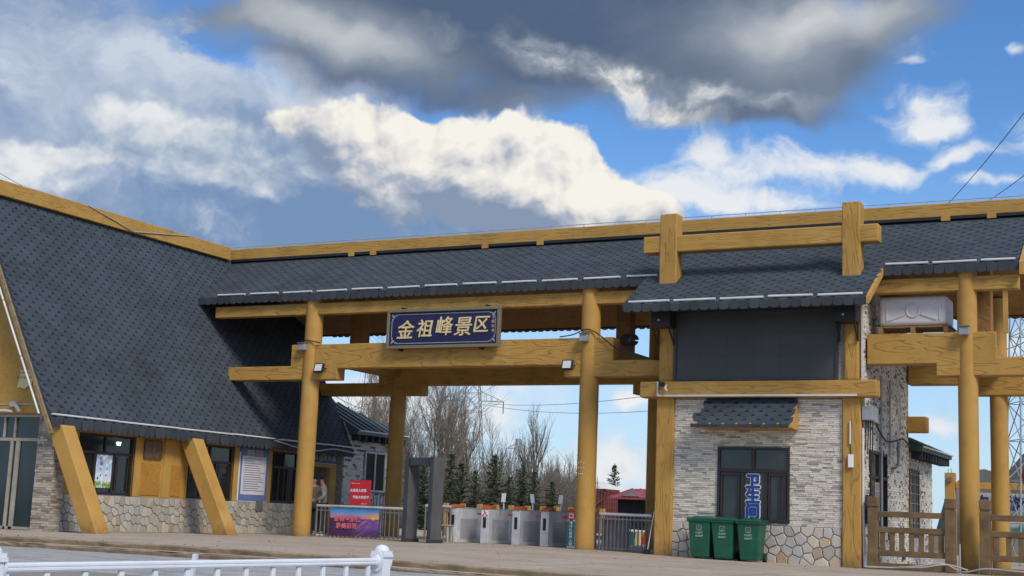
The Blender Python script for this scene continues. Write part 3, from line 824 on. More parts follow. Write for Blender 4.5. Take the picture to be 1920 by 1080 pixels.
for k, (a, b) in enumerate(wins):
    w_ = b-a-.02
    window(hall, lambda u, v, o, a=a: (WX-.12+o, a+.01+u, .89+v), w_, 1.53, M_DKFRAME, M_GLASS,
           mull=[(.06, w_-.06, 1.02, 1.09), (w_*.5-.03, w_*.5+.03, 1.09, 1.47), (w_*.33-.03, w_*.33+.03, .06, 1.02), (w_*.66-.03, w_*.66+.03, .06, 1.02), (w_*.70, w_*.74, .1, .98), (w_*.93-.02, w_*.93, .1, .98), (.1, .14, .1, .98)])
# end door with blue sign board over it
mb = MB(); mb.box(WX-.10, WX+.04, 35.95, 36.1, -.06, 2.02); mb.box(WX-.10, WX+.04, 36.98, 37.32, -.06, 2.06); mb.box(WX-.10, WX+.04, 35.95, 37.32, 2.06, 2.16); mb.build('door_frame', OC, hall, bevel=.006)
mb = MB(); mb.box(WX-.9, WX-.85, 36.1, 36.98, -.06, 2.06); dr = mb.build('door', M_DETD, hall)
mb = MB(); mb.box(WX-.85, WX-.82, 36.2, 36.9, 1.72, 1.80); mb.build('door_rail', M_ALU, dr)
# front: stone piers, glazed entrance, ochre gable
PXR = -25.44
def pier(x0, x1):
    mb = MB(); mb.box(x0, x1, WY0+.03, WY0+.36, -.06, 2.82); p_ = mb.build('stone_pier', M_MORTAR_L, hall)
    ledge_wall(p_, lambda u, v, o: Vector((x0+u, WY0+.03-o, -.06+v)), x1-x0, 2.86, 5, M_LEDGE_B, ch=.062, lmin=.10, lmax=.30, singles=130)
    ledge_wall(p_, lambda u, v, o: Vector((x1+o, WY0+.03+u, -.06+v)), .34, 2.62, 6, M_LEDGE_B, ch=.062, lmin=.10, lmax=.26, singles=130)
pier(-26.02, PXR)
pier(2*RX+25.44, 2*RX+26.02)
mb = MB()
zc = 2.80
xg = lambda z: lx(z)-.12
mb.prism([(2*RX-xg(zc), WY0+.05, zc), (xg(zc), WY0+.05, zc), (RX, WY0+.05, RZ-.35)], (0, .25, 0)); mb.build('gable_wall', OW, hall)
mb = MB(); x0, x1 = -31.1, -26.06
for a, b in ((x0, x0+.07), (-27.62, -27.52), (-27.05, -26.97), (-26.86, -26.74), (x1-.06, x1)): mb.box(a, b, WY0+.10, WY0+.2, -.05, 2.12)
for a in (-27.34, -26.98, x1-.06): mb.box(a, a+.05, WY0+.10, WY0+.2, 2.2, 2.72)
mb.box(x0, x1, WY0+.10, WY0+.2, 2.72, 2.79); mb.box(x0, x1, WY0+.11, WY0+.19, 2.12, 2.2); mb.box(x0, x1, WY0+.10, WY0+.2, -.05, .02)
dfr = mb.build('entrance_glazing', M_ALU, hall, bevel=.006, seg=1)
mb = MB(); mb.box(x0+.05, x1-.05, WY0+.15, WY0+.165, 0, 2.72); mb.build('pane', M_GLASS_T, dfr)
mb = MB(); mb.tube([(-27.9, WY0-.02, 2.86), (-27.2, WY0-.02, 2.87), (-26.98, WY0-.02, 2.85)], .035, 8); mb.build('light_tube', M_TUBE, hall)
mb = MB(); mb.box(-31, -25.95, WY0+.03, WY0+.06, 3.02, 3.05); mb.build('conduit', M_CABLEG, hall)
mb = MB(); mb.box(-27.05, -26.85, WY0-.05, WY0+.03, 2.97, 3.10); mb.tube([(-26.85, WY0-.03, 3.0), (-26.75, WY0-.06, 2.92), (-26.68, WY0-.04, 2.83)], .05, 8); mb.build('wall_camera', M_CABLEG, hall)
# interior: back wall keeps the glazing dark
mb = MB(); mb.box(-31.2, -25.9, 26.6, 26.7, 0, 2.7); mb.build('inner_wall', M_STUCCO, hall)
mb = MB(); mb.cyl(WX-.085, 27.46, 2.17, 2.26, .045, .065, 14); 
lamp = mb.build('ceiling_lamp', M_LIT, hall)
# the two wire stays on the ridge
mb = MB(); mb.tube([(RX+.21, 28.3, RZ+.32), (RX+.235, 30.2, RZ-.05)], .015, 6); mb.build('ridge_stay', M_CABLEG, hall)
mb = MB(); mb.tube([(RX+.235, 30.2, RZ-.05), (RX+.21, 32.6, RZ+.30)], .015, 6); mb.build('ridge_stay', M_CABLEG, hall)

# things fixed to the hall
nb = thing('notice_board', (WX+.02, 32.95, .95), 'tall blue visitor notice with a pale printed sheet on the hall side wall', 'notice board')
mb = MB(); mb.box(WX+.0, WX+.045, 32.40, 33.72, .90, 2.45); mb.build('board', M_BLUEBOARD, nb, bevel=.004, seg=1)
mb = MB(); mb.box(WX+.046, WX+.05, 32.47, 33.61, 1.08, 2.20); sh_ = mb.build('printed_sheet', M_PAPER, nb)
mb = MB(); rg = random.Random(4)
for k in range(15):
    z = 2.12-k*.066; l = rg.uniform(.4, .9) if k % 2 else rg.uniform(.75, .98)
    y = 32.56
    while y < 32.54+l:
        w_ = rg.uniform(.02, .05); mb.box(WX+.0502, WX+.052, y, y+w_, z-.014, z+.012); y += w_+.012
mb.build('print_lines', M_STEEL_D, sh_)
text('heading', '游客须知', .2, (WX+.048, 33.05, 2.29), M_GOLD, nb, ROT_RIGHT, extrude=.002)
mb = MB(); mb.box(WX+.0, WX+.03, 32.37, 32.40, .88, 2.3); mb.box(WX, WX+.03, 32.37, 33.74, .87, .90); mb.build('torn_edge', M_VWHITE, nb)
o = MB().box(WX+.03, WX+.06, 33.25, 33.56, .62, .93).build('wall_box', M_STEEL_D); tag(o, 'small grey metal plate on the stones below the blue notice', 'metal box')
pl = thing('wall_plaque', (WX+.02, 28.68, 1.9), 'brown carved plaque on the ochre wall between two hall windows', 'plaque')
mb = MB(); mb.box(WX, WX+.05, 28.33, 29.02, 1.90, 2.38); mb.build('plate', M_TILEBROWN, pl, bevel=.01)
text('mark', 'P', .2, (WX+.055, 28.68, 2.15), M_BRONZE, pl, ROT_RIGHT, extrude=.004)
text('caption', '售票处', .10, (WX+.055, 28.68, 1.965), M_BRONZE, pl, ROT_RIGHT, extrude=.003); text('caption', '景区', .09, (WX+.055, 28.55, 2.32), M_BRONZE, pl, ROT_RIGHT, extrude=.003)
po = thing('window_poster', (WX-.1, 26.95, 1.1), 'pale blue poster with balloons and a green meadow in the first hall window', 'poster')
m_, h, b = mat('poster_print')
x, y, z = h.sep(pos(h))
c = h.ramp(h.lin(z, 1.06, 1.93), [(0, (.12, .28, .05)), (.17, (.22, .36, .08)), (.2, (.62, .70, .80)), (.55, (.42, .60, .80)), (1, (.20, .42, .74))])
c = h.mix(h.ss(h.noise(pos(h), 9, 3, .5), .5, .6), c, (.78, .80, .86, 1))
h.put(b.inputs['Base Color'], c); b.inputs['Roughness'].default_value = .5
mb = MB(); mb.box(WX-.095, WX-.085, 26.72, 27.28, 1.06, 1.93); mb.build('sheet', m_, po)
rg = random.Random(8)
for k, (yy, zz, r_, mt) in enumerate([(26.86, 1.80, .06, M_PINK), (26.98, 1.83, .055, M_VWHITE), (27.12, 1.76, .055, M_YPAPER), (26.90, 1.68, .06, M_BLUEBOARD), (26.88, 1.54, .035, M_PINK), (27.12, 1.54, .018, M_INK), (26.9, 1.38, .02, M_INK), (27.1, 1.38, .022, M_INK), (26.8, 1.3, .025, M_INKBLUE)]):
    mb = MB(); mb.tube([(WX-.085, yy, zz), (WX-.082+.0006*k, yy, zz)], r_, 14); mb.build('balloon', mt, po)
yp = thing('yellow_notice', (-26.5, WY0, 3.4), 'torn pale yellow paper notice on the gable above the entrance', 'notice')
mb = MB()
top = [(-26.63, 3.90), (-26.2, 3.84)]; n = 9
for k in range(n-1):
    def P_(k): t = k/(n-1); return (-26.93+.50*t, 3.42+.035*math.sin(t*9)+.06*t)
    def T_(k): t = k/(n-1); return (-26.86+.42*t, 3.90-.03*t)
    def O_(k): return WY0+.03-.02*math.sin(k*1.4)**2
    a, b_ = P_(k), P_(k+1); c_, d_ = T_(k), T_(k+1)
    mb.add([(a[0], O_(k), a[1]), (b_[0], O_(k+1), b_[1]), (d_[0], WY0+.035, d_[1]), (c_[0], WY0+.035, c_[1])], [(0, 1, 2, 3)])
mb.build('sheet', M_YPAPER, yp)
text('print_line', '景区入口 请走步行通道', .055, (-26.66, WY0-.005, 3.70), M_INK, yp, extrude=.001); text('print_line', '自觉排队文明游览', .04, (-26.66, WY0-.005, 3.82), M_INK, yp, extrude=.001)
bs = thing('police_sign', (WX+.05, 36.6, 2.2), 'dark blue name board with a crest over the hall end door', 'sign')
mb = MB(); mb.box(WX+.03, WX+.07, 35.75, 37.25, 2.19, 2.52); mb.build('panel', M_NAVY, bs, bevel=.01)
mb = MB(); mb.box(WX+.05, WX+.08, 35.75, 37.25, 2.165, 2.19); mb.build('trim', M_SILVER, bs)
mb = MB(); mb.tube([(WX+.07, 36.38, 2.36), (WX+.085, 36.38, 2.36)], .12, 10); mb.build('crest', M_BRONZE, bs)
text('lettering', '警务室', .24, (WX+.075, 36.86, 2.37), M_SILVER, bs, ROT_RIGHT, extrude=.003); text('lettering', '景区', .22, (WX+.075, 36.02, 2.37), M_SILVER, bs, ROT_RIGHT, extrude=.003)

# ------------------------------------------------------------------ annex behind the hall
def hip_annex(name, x0, x1, y0, y1, ze, zr, side, label, roofmat, cat='annex', vis_side=1, clad=True):
    t = thing(name, ((x0+x1)/2, y0, -.06), label, cat)
    mb = MB(); mb.box(x0, x1, y0, y1, -.06, ze-.05); wl = mb.build('wall', M_MORTAR_L, t)
    ov = .5; X0, X1, Y0, Y1 = x0-ov, x1+ov, y0, y1+ov; xm = (x0+x1)/2; hl = min((x1-x0)/2+ov, (y1-y0)*.7)
    mb = MB()
    A, B, C_, D = (X0, Y0, ze), (X1, Y0, ze), (X1, Y1, ze), (X0, Y1, ze); R0, R1 = (xm, Y0, zr), (xm, Y1-hl, zr)
    lo = [Vector(q)-Vector((0, 0, .1)) for q in (A, B, C_, D)]
    mb.add([A, B, C_, D, R0, R1]+lo, [(1, 2, 5, 4), (2, 3, 5), (3, 0, 4, 5), (0, 1, 4), (9, 8, 7, 6), (0, 6, 7, 1), (1, 7, 8, 2), (2, 8, 9, 3), (3, 9, 6, 0)])
    rf = mb.build('roof', roofmat, t)
    # standing seams on the visible slope and the hip end
    sl_ = (zr-ze)/(X1-xm)
    y = Y0+.1
    while y < Y1-.1:
        zt_ = zr if y < Y1-hl else ze+(zr-ze)*(Y1-y)/hl; xt = X1-(zt_-ze)/sl_
        b_ = MB(); b_.bar((X1, y, ze+.02), (xt, y, zt_+.02), .05, .05); b_.build('seam', roofmat, rf); y += .42
    x = X0+.2
    while x < X1:
        tt = 1-abs(x-xm)/(X1-xm); b_ = MB(); b_.bar((x, Y1, ze+.02), (x, Y1-hl*tt, ze+(zr-ze)*tt+.02), .05, .05); b_.build('seam', roofmat, rf); x += .45
    y = Y0+.2
    while y < Y1-.15:                      # rafter ends under the eave
        b_ = MB(); b_.box(X1-.32, X1-.04, y-.06, y+.06, ze-.30, ze-.1); b_.build('rafter_end', M_FELT, t); y += .40
    tubes_along(t, (X1+.02, Y0+.1, ze+.02), (X1+.02, Y1, ze+.02), 1.6, .05, .024)
    return t, wl
anx, wl = hip_annex('stone_annex', -30.2, -25.62, 37.78, 40.45, 3.30, 4.75, 1, 'low stone annex with a blue grey ribbed metal roof behind the hall', M_METROOF)
ledge_wall(wl, lambda u, v, o: Vector((-25.62+o, 37.78+u, -.06+v)), 2.67, 3.3, 15, M_LEDGE_D, holes=[(1.18, 2.47, 1.42, 2.80)], ch=.07, lmin=.10, lmax=.3, singles=300, rank=lambda L: L[0])
window(anx, lambda u, v, o: (-25.60+o, 38.98+u, 1.38+v), 1.27, 1.33, plain('white_window_frame', (.55, .55, .53), .45, .08, 4), M_GLASS, mull=[(.60, .67, .06, 1.27)], d=.06)
hb = thing('metal_bench_rack', (-24.9, 39.4, -.05), 'dark low steel railing standing under the annex window', 'railing')
mb = MB(); mb.tube([(-24.9, 38.2, 1.35), (-24.9, 40.2, 1.35)], .025, 8); mb.tube([(-24.9, 38.2, .5), (-24.9, 40.2, .5)], .02, 8); mb.build('rail', M_STEEL_D, hb)
for k in range(11):
    mb = MB(); mb.tube([(-24.9, 38.2+.2*k, -.05), (-24.9, 38.2+.2*k, 1.35)], .014, 6); mb.build('bar', M_STEEL_D, hb)

# ------------------------------------------------------------------ the gate pavilion
gate = thing('gate_pavilion', (-14.6, 35, 0), 'long ochre timber style entrance gate with round columns and a grey shingle roof', 'gate')
GX1 = -3.95                                       # right end of the roof
EY, EZ = 32.33, gz(32.33)
def gx0(z): return lx(z)                          # valley line on the hall roof
for s_ in (1, -1):
    mb = MB()
    EY = 32.33 if s_ == 1 else 31.95
    EZ = gz(EY)
    def yy(y): return y if s_ == 1 else 2*GY-y
    th = .16
    mb.hexa([(gx0(EZ)-.1, yy(EY), EZ-th), (GX1, yy(EY), EZ-th), (GX1, GY, GZ-th), (gx0(GZ)-.1, GY, GZ-th)],
            [(gx0(EZ)-.1, yy(EY), EZ), (GX1, yy(EY), EZ), (GX1, GY, GZ), (gx0(GZ)-.1, GY, GZ)])
    rf = mb.build('roof', M_FELT, gate)
    Vg = Vector((0, s_*(GY-EY), GZ-EZ))
    keep = (lambda c: c.x > gx0(c.z)+.10) if s_ == 1 else (lambda c: c.x > gx0(c.z)+.1)
    if s_ == 1:
        shingle_slope(rf, (-28.6, EY, EZ+.003), (1, 0, 0), Vg, GX1+28.6, Vg.length-.25, keep, 300)
        roofG = rf
    else: shingle_slope(rf, (-28.6, yy(EY), EZ+.003), (1, 0, 0), Vg, GX1+28.6, Vg.length-.05, keep, 0)
    # painted soffit under the slab
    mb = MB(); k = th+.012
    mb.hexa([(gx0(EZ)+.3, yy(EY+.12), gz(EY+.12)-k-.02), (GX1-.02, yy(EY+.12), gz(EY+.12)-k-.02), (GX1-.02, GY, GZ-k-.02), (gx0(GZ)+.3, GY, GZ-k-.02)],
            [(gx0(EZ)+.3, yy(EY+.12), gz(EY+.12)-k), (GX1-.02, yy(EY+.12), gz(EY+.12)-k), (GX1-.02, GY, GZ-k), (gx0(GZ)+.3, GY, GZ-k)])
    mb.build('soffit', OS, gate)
    # fascia beam right under the eave
    if s_ == 1: mb = MB(); mb.box(-26.95, GX1-.05, 32.44, 32.72, 6.30, 6.63); mb.build('eave_beam', OX, gate, bevel=.02)
EYB, EZB = EY, EZ; EY = 32.33; EZ = gz(EY)
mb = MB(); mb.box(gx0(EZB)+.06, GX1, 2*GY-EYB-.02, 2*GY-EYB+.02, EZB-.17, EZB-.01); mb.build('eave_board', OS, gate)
mb = MB(); mb.box(gx0(EZ)+.06, GX1, EY-.02, EY+.02, EZ-.15, EZ-.01); mb.build('eave_board', M_FELT, gate)
lip_row(roofG, (gx0(EZ)+.12, EY-.03, EZ+.02), (-12.95, EY-.03, EZ+.02), .22, (0, -1, 0))
lip_row(roofG, (-7.0, EY-.03, EZ+.02), (GX1, EY-.03, EZ+.02), .22, (0, -1, 0))
lip_row(roofG, (-26.6, 2*GY-EYB+.03, EZB+.02), (GX1, 2*GY-EYB+.03, EZB+.02), .22, (0, 1, 0))
tubes_along(gate, (gx0(EZ)+.75, EY+.05, EZ+.09), (-12.7, EY+.05, EZ+.09), 1.02, .19, .03, jit=.012)
tubes_along(gate, (-6.95, EY+.05, EZ+.09), (GX1-.1, EY+.05, EZ+.09), .98, .10, .03, jit=.012)
mb = MB(); mb.box(-28.62, -3.2, GY-.14, GY+.14, GZ+.02, 8.95); mb.build('ridge_beam', OR, gate, bevel=.02)
mb = MB(); mb.box(-28.45, -3.9, GY-.16, GY-.14, GZ-.02, GZ+.06); mb.build('ridge_flashing', M_BLACK, gate)
mb = MB(); x = -28.3
mb.tube([(-28.55, GY-.1, 9.02), (-20, GY-.1, 9.02), (-12, GY-.1, 9.03), (-3.3, GY-.1, 9.02)], .012, 5)
while x < -3.4: mb.box(x-.008, x+.008, GY-.11, GY-.09, 8.94, 9.02); x += .95
mb.build('ridge_lightning_wire', M_CABLEG, gate)
for x in (-23.9, -23.1, -19.2, -17.4, -13.6, -6.1, -5.0):
    mb = MB(); mb.box(x, x+.22, GY-.165, GY-.139, GZ-.06, GZ+.10); mb.build('ridge_bracket', OC, gate)
# rake board at the right end
for s_ in (1, -1):
    mb = MB(); y0 = EY-.1; yA = y0 if s_ == 1 else 2*GY-y0
    mb.prism([(GX1, yA, gz(y0)-.24), (GX1, yA, gz(y0)+.05), (GX1, GY, GZ+.05), (GX1, GY, GZ-.24)], (.09, 0, 0)); mb.build('rake_board', OC, gate)
# columns
CX = (-23.4, -14.6, -5.15); CYF, CYB = 32.6, 37.4
CR = (.255, .25, .222)
cols = []
for cx, r in zip(CX, CR):
    for cy in (CYF, CYB):
        if cx == -14.6 and cy == CYB: pass
        zb = plat(cx)-.02
        top = EZ-.02 if True else 0
        mb = MB()
        zs = [zb, zb+.05, zb+.4]+[zb+.4+(top-zb-.4)*k/10 for k in range(1, 11)]
        rg = random.Random(int(cx*10+cy))
        mb.tube([(cx, cy, z) for z in zs], [r*(1.02 if i == 0 else 1+rg.uniform(-.006, .006)) for i, z in enumerate(zs)], 40)
        o = mb.build('column', OC, gate); smooth_angle(o, 50); cols.append(o)
# ridge props on the cross beams
for cx, w_ in ((-23.4, .46), (-14.62, .42), (-5.15, .42)):
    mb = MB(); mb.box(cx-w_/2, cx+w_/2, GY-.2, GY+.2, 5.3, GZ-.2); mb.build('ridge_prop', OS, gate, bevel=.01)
mb = MB(); mb.box(-4.35, -4.25, 32.5, 32.6, 5.3, 6.35); mb.build('thin_prop', OC, gate)
# stacked beams front and back; every end stays short of the neighbour it butts into
BEAM_L = [(-26.3, 4.40), (-22.40, 4.40), (-22.40, 4.72), (-15.25, 4.72), (-15.25, 4.40), (-12.45, 4.40), (-12.45, 4.82), (-13.88, 4.82), (-13.88, 5.42), (-24.03, 5.42), (-24.03, 4.80), (-26.3, 4.80)]
BEAM_R = [(-7.40, 4.62), (-5.82, 4.62), (-5.82, 4.33), (-2.6, 4.33), (-2.6, 4.74), (-4.50, 4.74), (-4.50, 5.33), (-7.40, 5.33)]
def beamset(yf, yb, tagname):
    for P_ in (BEAM_L, BEAM_R):
        mb = MB(); mb.prism([(x, yf, z) for x, z in P_], (0, yb-yf, 0)); mb.build('cross_beam', OX, gate, bevel=.018)
beamset(32.43, 32.85, 'front'); beamset(37.15, 37.57, 'back')
for cx in CX:
    mb = MB(); mb.box(cx-.2, cx+.2, 32.89, 37.11, 4.95, 5.36); mb.build('tie_beam', OY, gate, bevel=.02)
# tape residue and scratches on the middle column
for k, (dx_, z) in enumerate(((-.13, 2.18), (-.06, 2.20), (.02, 2.18), (-.13, 2.06), (-.05, 2.05), (.03, 2.06), (-.12, 1.90), (-.06, 1.90), (0, 1.9))):
    mb = MB(); yv = 32.6-math.sqrt(.25**2-dx_**2)-.004; mb.box(-14.6+dx_-.016, -14.6+dx_+.016, yv, yv+.02, z-.012, z+.012); mb.build('tape_residue', M_PAPER, gate)
# ------------------------------------------------------------------ the toilet block
TX0, TX1, TY = -12.49, -7.45, 32.10
tb = thing('toilet_block', (-10, 32.1, -.05), 'stone clad toilet block with ochre posts and its own shingled roof', 'toilet block')
TZ = plat(-10)
mb = MB(); mb.box(TX0+.05, TX1-.02, TY, 37.4, -.1, 6.5); core = mb.build('wall', M_MORTAR_L, tb)
# front: crazy paved base, ledge stone above, both set round the window
WU0, WU1, WZ0, WZ1 = -10.90, -9.13, .86, 2.62
FX0, FX1 = -12.10, -7.90
ledge_wall(core, lambda u, v, o: Vector((FX0+u, TY-o, .80+v)), FX1-FX0, 2.96, 31, M_LEDGE, holes=[(WU0-FX0, WU1-FX0, WZ0-.80, WZ1-.80)], ch=.046, lmin=.09, lmax=.30, singles=300, rank=lambda L: -(L[1]-L[0]))
crazy_wall(core, lambda u, v, o: Vector((FX0+u, TY-o-.001, -.1+v)), FX1-FX0, .90, 62, 33, M_CRAZY, depth=.04, joint=.012)
# side: the same strips, weathered
ledge_wall(core, lambda u, v, o: Vector((TX1-.02+o, TY+.06+u, -.1+v)), 5.2, 6.3, 35, M_LEDGE_D, holes=[(.66, 2.46, .93, 2.73)], ch=.06, lmin=.07, lmax=.19, singles=300, rank=lambda L: L[0])
window(tb, lambda u, v, o: (WU0+u, TY-.002-o, WZ0+v), WU1-WU0, WZ1-WZ0, M_DKFRAME, glass_mat('dull_window_glass', (.030, .036, .040), .14),
       mull=[(.06, 1.71, 1.16, 1.24), (.84, .93, 1.24, 1.70), (.58, .66, .06, 1.16), (1.17, 1.24, .06, 1.16), (.08, .56, 1.08, 1.15), (.08, .13, .1, 1.08), (.50, .56, .1, 1.08), (1.26, 1.69, 1.08, 1.15), (1.26, 1.30, .1, 1.08), (1.64, 1.69, .1, 1.08), (1.52, 1.56, .1, 1.08)], d=.075)
for k, (cch, z) in enumerate((('卫', 1.79), ('生', 1.44), ('间', 1.09))):
    x = -10.02
    text('window_letter', cch, .36, (x, TY-.030, z), M_VWHITE, tb, extrude=.001, bold=.040)
    text('window_letter', cch, .36, (x, TY-.044, z), M_INKBLUE, tb, extrude=.001, bold=.019)
window(tb, lambda u, v, o: (TX1-.014+o, TY+.74+u, .83+v), 1.76, 1.80, M_DKFRAME, M_GLASS, mull=[(.06, 1.70, 1.16, 1.23), (.84, .92, .06, 1.74)], d=.07)
gr = MB()
for k in range(4): gr.box(TX1+.10, TX1+.115, TY+.92+k*.12, TY+.935+k*.12, 1.0, 1.9)
for k in range(6): gr.box(TX1+.10, TX1+.115, TY+.90, TY+1.30, 1.0+k*.17, 1.015+k*.17)
gr.build('window_grille', M_CABLEG, tb)
# posts, sill beam and the H frame that rises through the roof
TB = [(TX0, -12.03), (-7.88, TX1)]
for x0, x1 in TB:
    mb = MB(); mb.box(x0, x1, 32.0, 32.42, plat(x0)-.02, 3.81); mb.build('post', OZ, tb, bevel=.03)
    mb = MB(); mb.box(x0+.03, x1-.02, 31.99, 32.40, 4.19, 6.5); mb.build('post', OZ, tb, bevel=.07, seg=3)
    mb = MB(); mb.box(x0, x1, 31.95, 32.37, 6.42, 8.46); mb.build('roof_post', OZ, tb, bevel=.03)
mb = MB(); mb.box(-12.90, -7.04, 31.86, 32.2, 3.80, 4.20); mb.build('sill_beam', OX, tb, bevel=.04)
mb = MB(); mb.box(-12.94, -7.03, 31.975, 32.34, 7.47, 7.90); mb.build('roof_cross_bar', ochre('ochre_bar', (.5, 3, 6), .7, k=6, dirt=False), tb, bevel=.03)
mb = MB(); mb.box(TX1-.30, TX1+.0, 37.18, 37.44, -.1, 5.6); mb.build('post', OZ, tb, bevel=.02)
mb = MB(); mb.box(TX1-.02, TX1+.52, 37.14, 37.5, 3.36, 3.78); mb.build('beam_end', OX, tb, bevel=.03)
# roof tongue: the gate slope carried on over the front wall
RY0 = 30.83
mb = MB(); th = .14
mb.hexa([(-12.95, RY0, gz(RY0)-th), (-7.05, RY0, gz(RY0)-th), (-7.05, 32.36, gz(32.36)-th), (-12.95, 32.36, gz(32.36)-th)],
        [(-12.95, RY0, gz(RY0)+.012), (-7.05, RY0, gz(RY0)+.012), (-7.05, 32.36, gz(32.36)+.012), (-12.95, 32.36, gz(32.36)+.012)])
rt = mb.build('roof', M_FELT, tb)
def keepT(c): return not any(x0-.02 < c.x < x1+.02 and c.y > 31.95 for x0, x1 in TB)
Vt = Vector((0, 1, GS))
shingle_slope(rt, (-12.98, RY0, gz(RY0)+.016), (1, 0, 0), Vt, 5.95, 2.05, keepT, 300)
mb = MB(); mb.box(-12.93, -7.07, RY0-.01, RY0+.03, gz(RY0)-.16, gz(RY0)-.0); mb.build('eave_board', M_FELT, tb)
lip_row(rt, (-12.95, RY0-.03, gz(RY0)+.03), (-7.07, RY0-.03, gz(RY0)+.03), .20, (0, -1, 0))
tubes_along(tb, (-12.85, RY0+.07, gz(RY0)+.11), (-7.15, RY0+.07, gz(RY0)+.11), 1.05, .12, .032, jit=.01)
for x0, x1, mt in ((-7.05, -6.98, OC), (-12.99, -12.955, M_FELT)):
    mb = MB(); mb.prism([(x0, RY0-.03, gz(RY0)-.14), (x0, RY0-.03, gz(RY0)+.02), (x0, 32.34, gz(32.34)+.02), (x0, 32.34, gz(32.34)-.16)], (x1-x0, 0, 0)); mb.build('rake_board', mt, tb)
# little shingled canopy over the window
AX0, AX1, AZ0, AZ1 = -11.42, -8.93, 3.07, 3.73
ca = MB(); ca.hexa([(AX0+.02, TY-.62, AZ0-.02), (AX1, TY-.62, AZ0-.02), (AX1, TY-.02, AZ0-.05), (AX0+.3, TY-.02, AZ0-.05)],
                   [(AX0+.02, TY-.62, AZ0+.06), (AX1, TY-.62, AZ0+.06), (AX1, TY-.04, AZ1+.02), (AX0+.3, TY-.04, AZ1+.02)])
can = ca.build('window_canopy', OC, tb, bevel=.006)
n0 = len(bpy.data.objects)
shingle_slope(can, (AX0, TY-.66, AZ0+.02), (1, 0, 0), (0, .60, AZ1-AZ0), AX1-AX0-.04, 1.10, lambda c: c.x > AX0+.05+(c.z-AZ0)*.32, 80)
lip_row(can, (AX0+.02, TY-.645, AZ0+.06), (AX1-.06, TY-.645, AZ0+.06), .09, (0, -1, 0), pitch=.333, rnd=.12)
# white cable duct along the sill beam and down the right post
dct = MB(); dct.box(-12.43, -12.39, 31.825, 31.86, 3.84, 4.19); dct.build('cable_duct', M_TUBE, tb)
dct = MB(); dct.box(-12.39, -7.50, 31.825, 31.86, 3.82, 3.865); dct.build('cable_duct', M_TUBE, tb)
dct = MB(); dct.box(TX1+.02, TX1+.06, 31.98, 32.03, 4.22, 6.3); dct.build('cable_duct', M_TUBE, tb)
for y, z0, z1 in ((33.9, -.05, 4.5), (34.9, 2.45, 4.5)):
    dct = MB(); dct.tube([(TX1+.06, y, z0), (TX1+.06, y, z1)], .028, 8); dct.build('drain_pipe', M_CABLEG, tb)
dct = MB(); dct.tube([(TX1+.05, 35.0, 2.30), (TX1+.14, 35.0, 2.33), (TX1+.15, 35.4, 2.4), (TX1+.15, 35.4, 3.0)], .035, 8); dct.build('drain_pipe', M_STEEL_D, tb)
dct = MB(); dct.tube([(TX1+.05, 32.12, -.05), (TX1+.03, 32.10, 1.5), (TX1+.03, 32.1, 3.1)], .03, 8); dct.build('drain_pipe', M_TUBE, tb)
dct = MB(); dct.tube([(TX1+.12, 32.05, -.05), (TX1+.12, 32.07, .2)], [.07, .055], 8); dct.build('pipe_foot', M_PLASTIC_W, tb)
rp = MB(); rp.tube([(TX1+.0, 32.16, -.05), (TX1+.0, 32.16, 3.2)], .02, 6); rp.build('red_pipe', plain('faded_red', (.30, .07, .06), .6), tb)

ann, wl = hip_annex('green_roof_annex', -11.6, -7.62, 37.55, 41.5, 3.0, 4.1, 1, 'small stone outbuilding with a green metal roof behind the toilet block', M_GREENROOF)
ledge_wall(wl, lambda u, v, o: Vector((-7.62+o, 37.55+u, -.1+v)), 3.95, 3.05, 45, M_LEDGE_D, holes=[(.5, 1.9, .75, 2.45)], ch=.065, lmin=.07, lmax=.2, singles=200, rank=lambda L: L[0])
window(ann, lambda u, v, o: (-7.612+o, 38.05+u, .66+v), 1.4, 1.8, M_DKFRAME, M_GLASS, mull=[(.66, .74, .06, 1.74)], d=.06)
gr = MB()
for k in range(7): gr.box(-7.56, -7.545, 38.1, 39.4, .75+k*.26, .765+k*.26)
for k in range(6): gr.box(-7.56, -7.545, 38.1+k*.25, 38.115+k*.25, .7, 2.4)
gr.build('window_grille', M_CABLEG, ann)

# ------------------------------------------------------------------ things on the toilet block and gate
sn = thing('led_screen', (-10.0, 31.98, 4.24), 'large blank dark grey display screen between the upper posts of the toilet block', 'screen')
mb = MB()
sx0, sx1, sz0, sz1 = -12.03, -7.98, 4.215, 5.92
for a in ((sx0, sx1, sz0, sz0+.05), (sx0, sx1, sz1-.05, sz1), (sx0, sx0+.05, sz0+.05, sz1-.05), (sx1-.05, sx1, sz0+.05, sz1-.05)): mb.box(a[0], a[1], 31.93, 32.07, a[2], a[3])
mb.build('frame', M_DETD, sn, bevel=.004, seg=1)
for i in range(6):
    for j in range(3):
        w_, h_ = (sx1-sx0-.10)/6, (sz1-sz0-.10)/3
        mb = MB(); mb.box(sx0+.05+i*w_+.001, sx0+.05+(i+1)*w_-.001, 31.965, 32.02, sz0+.05+j*h_+.001, sz0+.05+(j+1)*h_-.001)
        mb.build('screen_panel', M_SCREEN, sn)
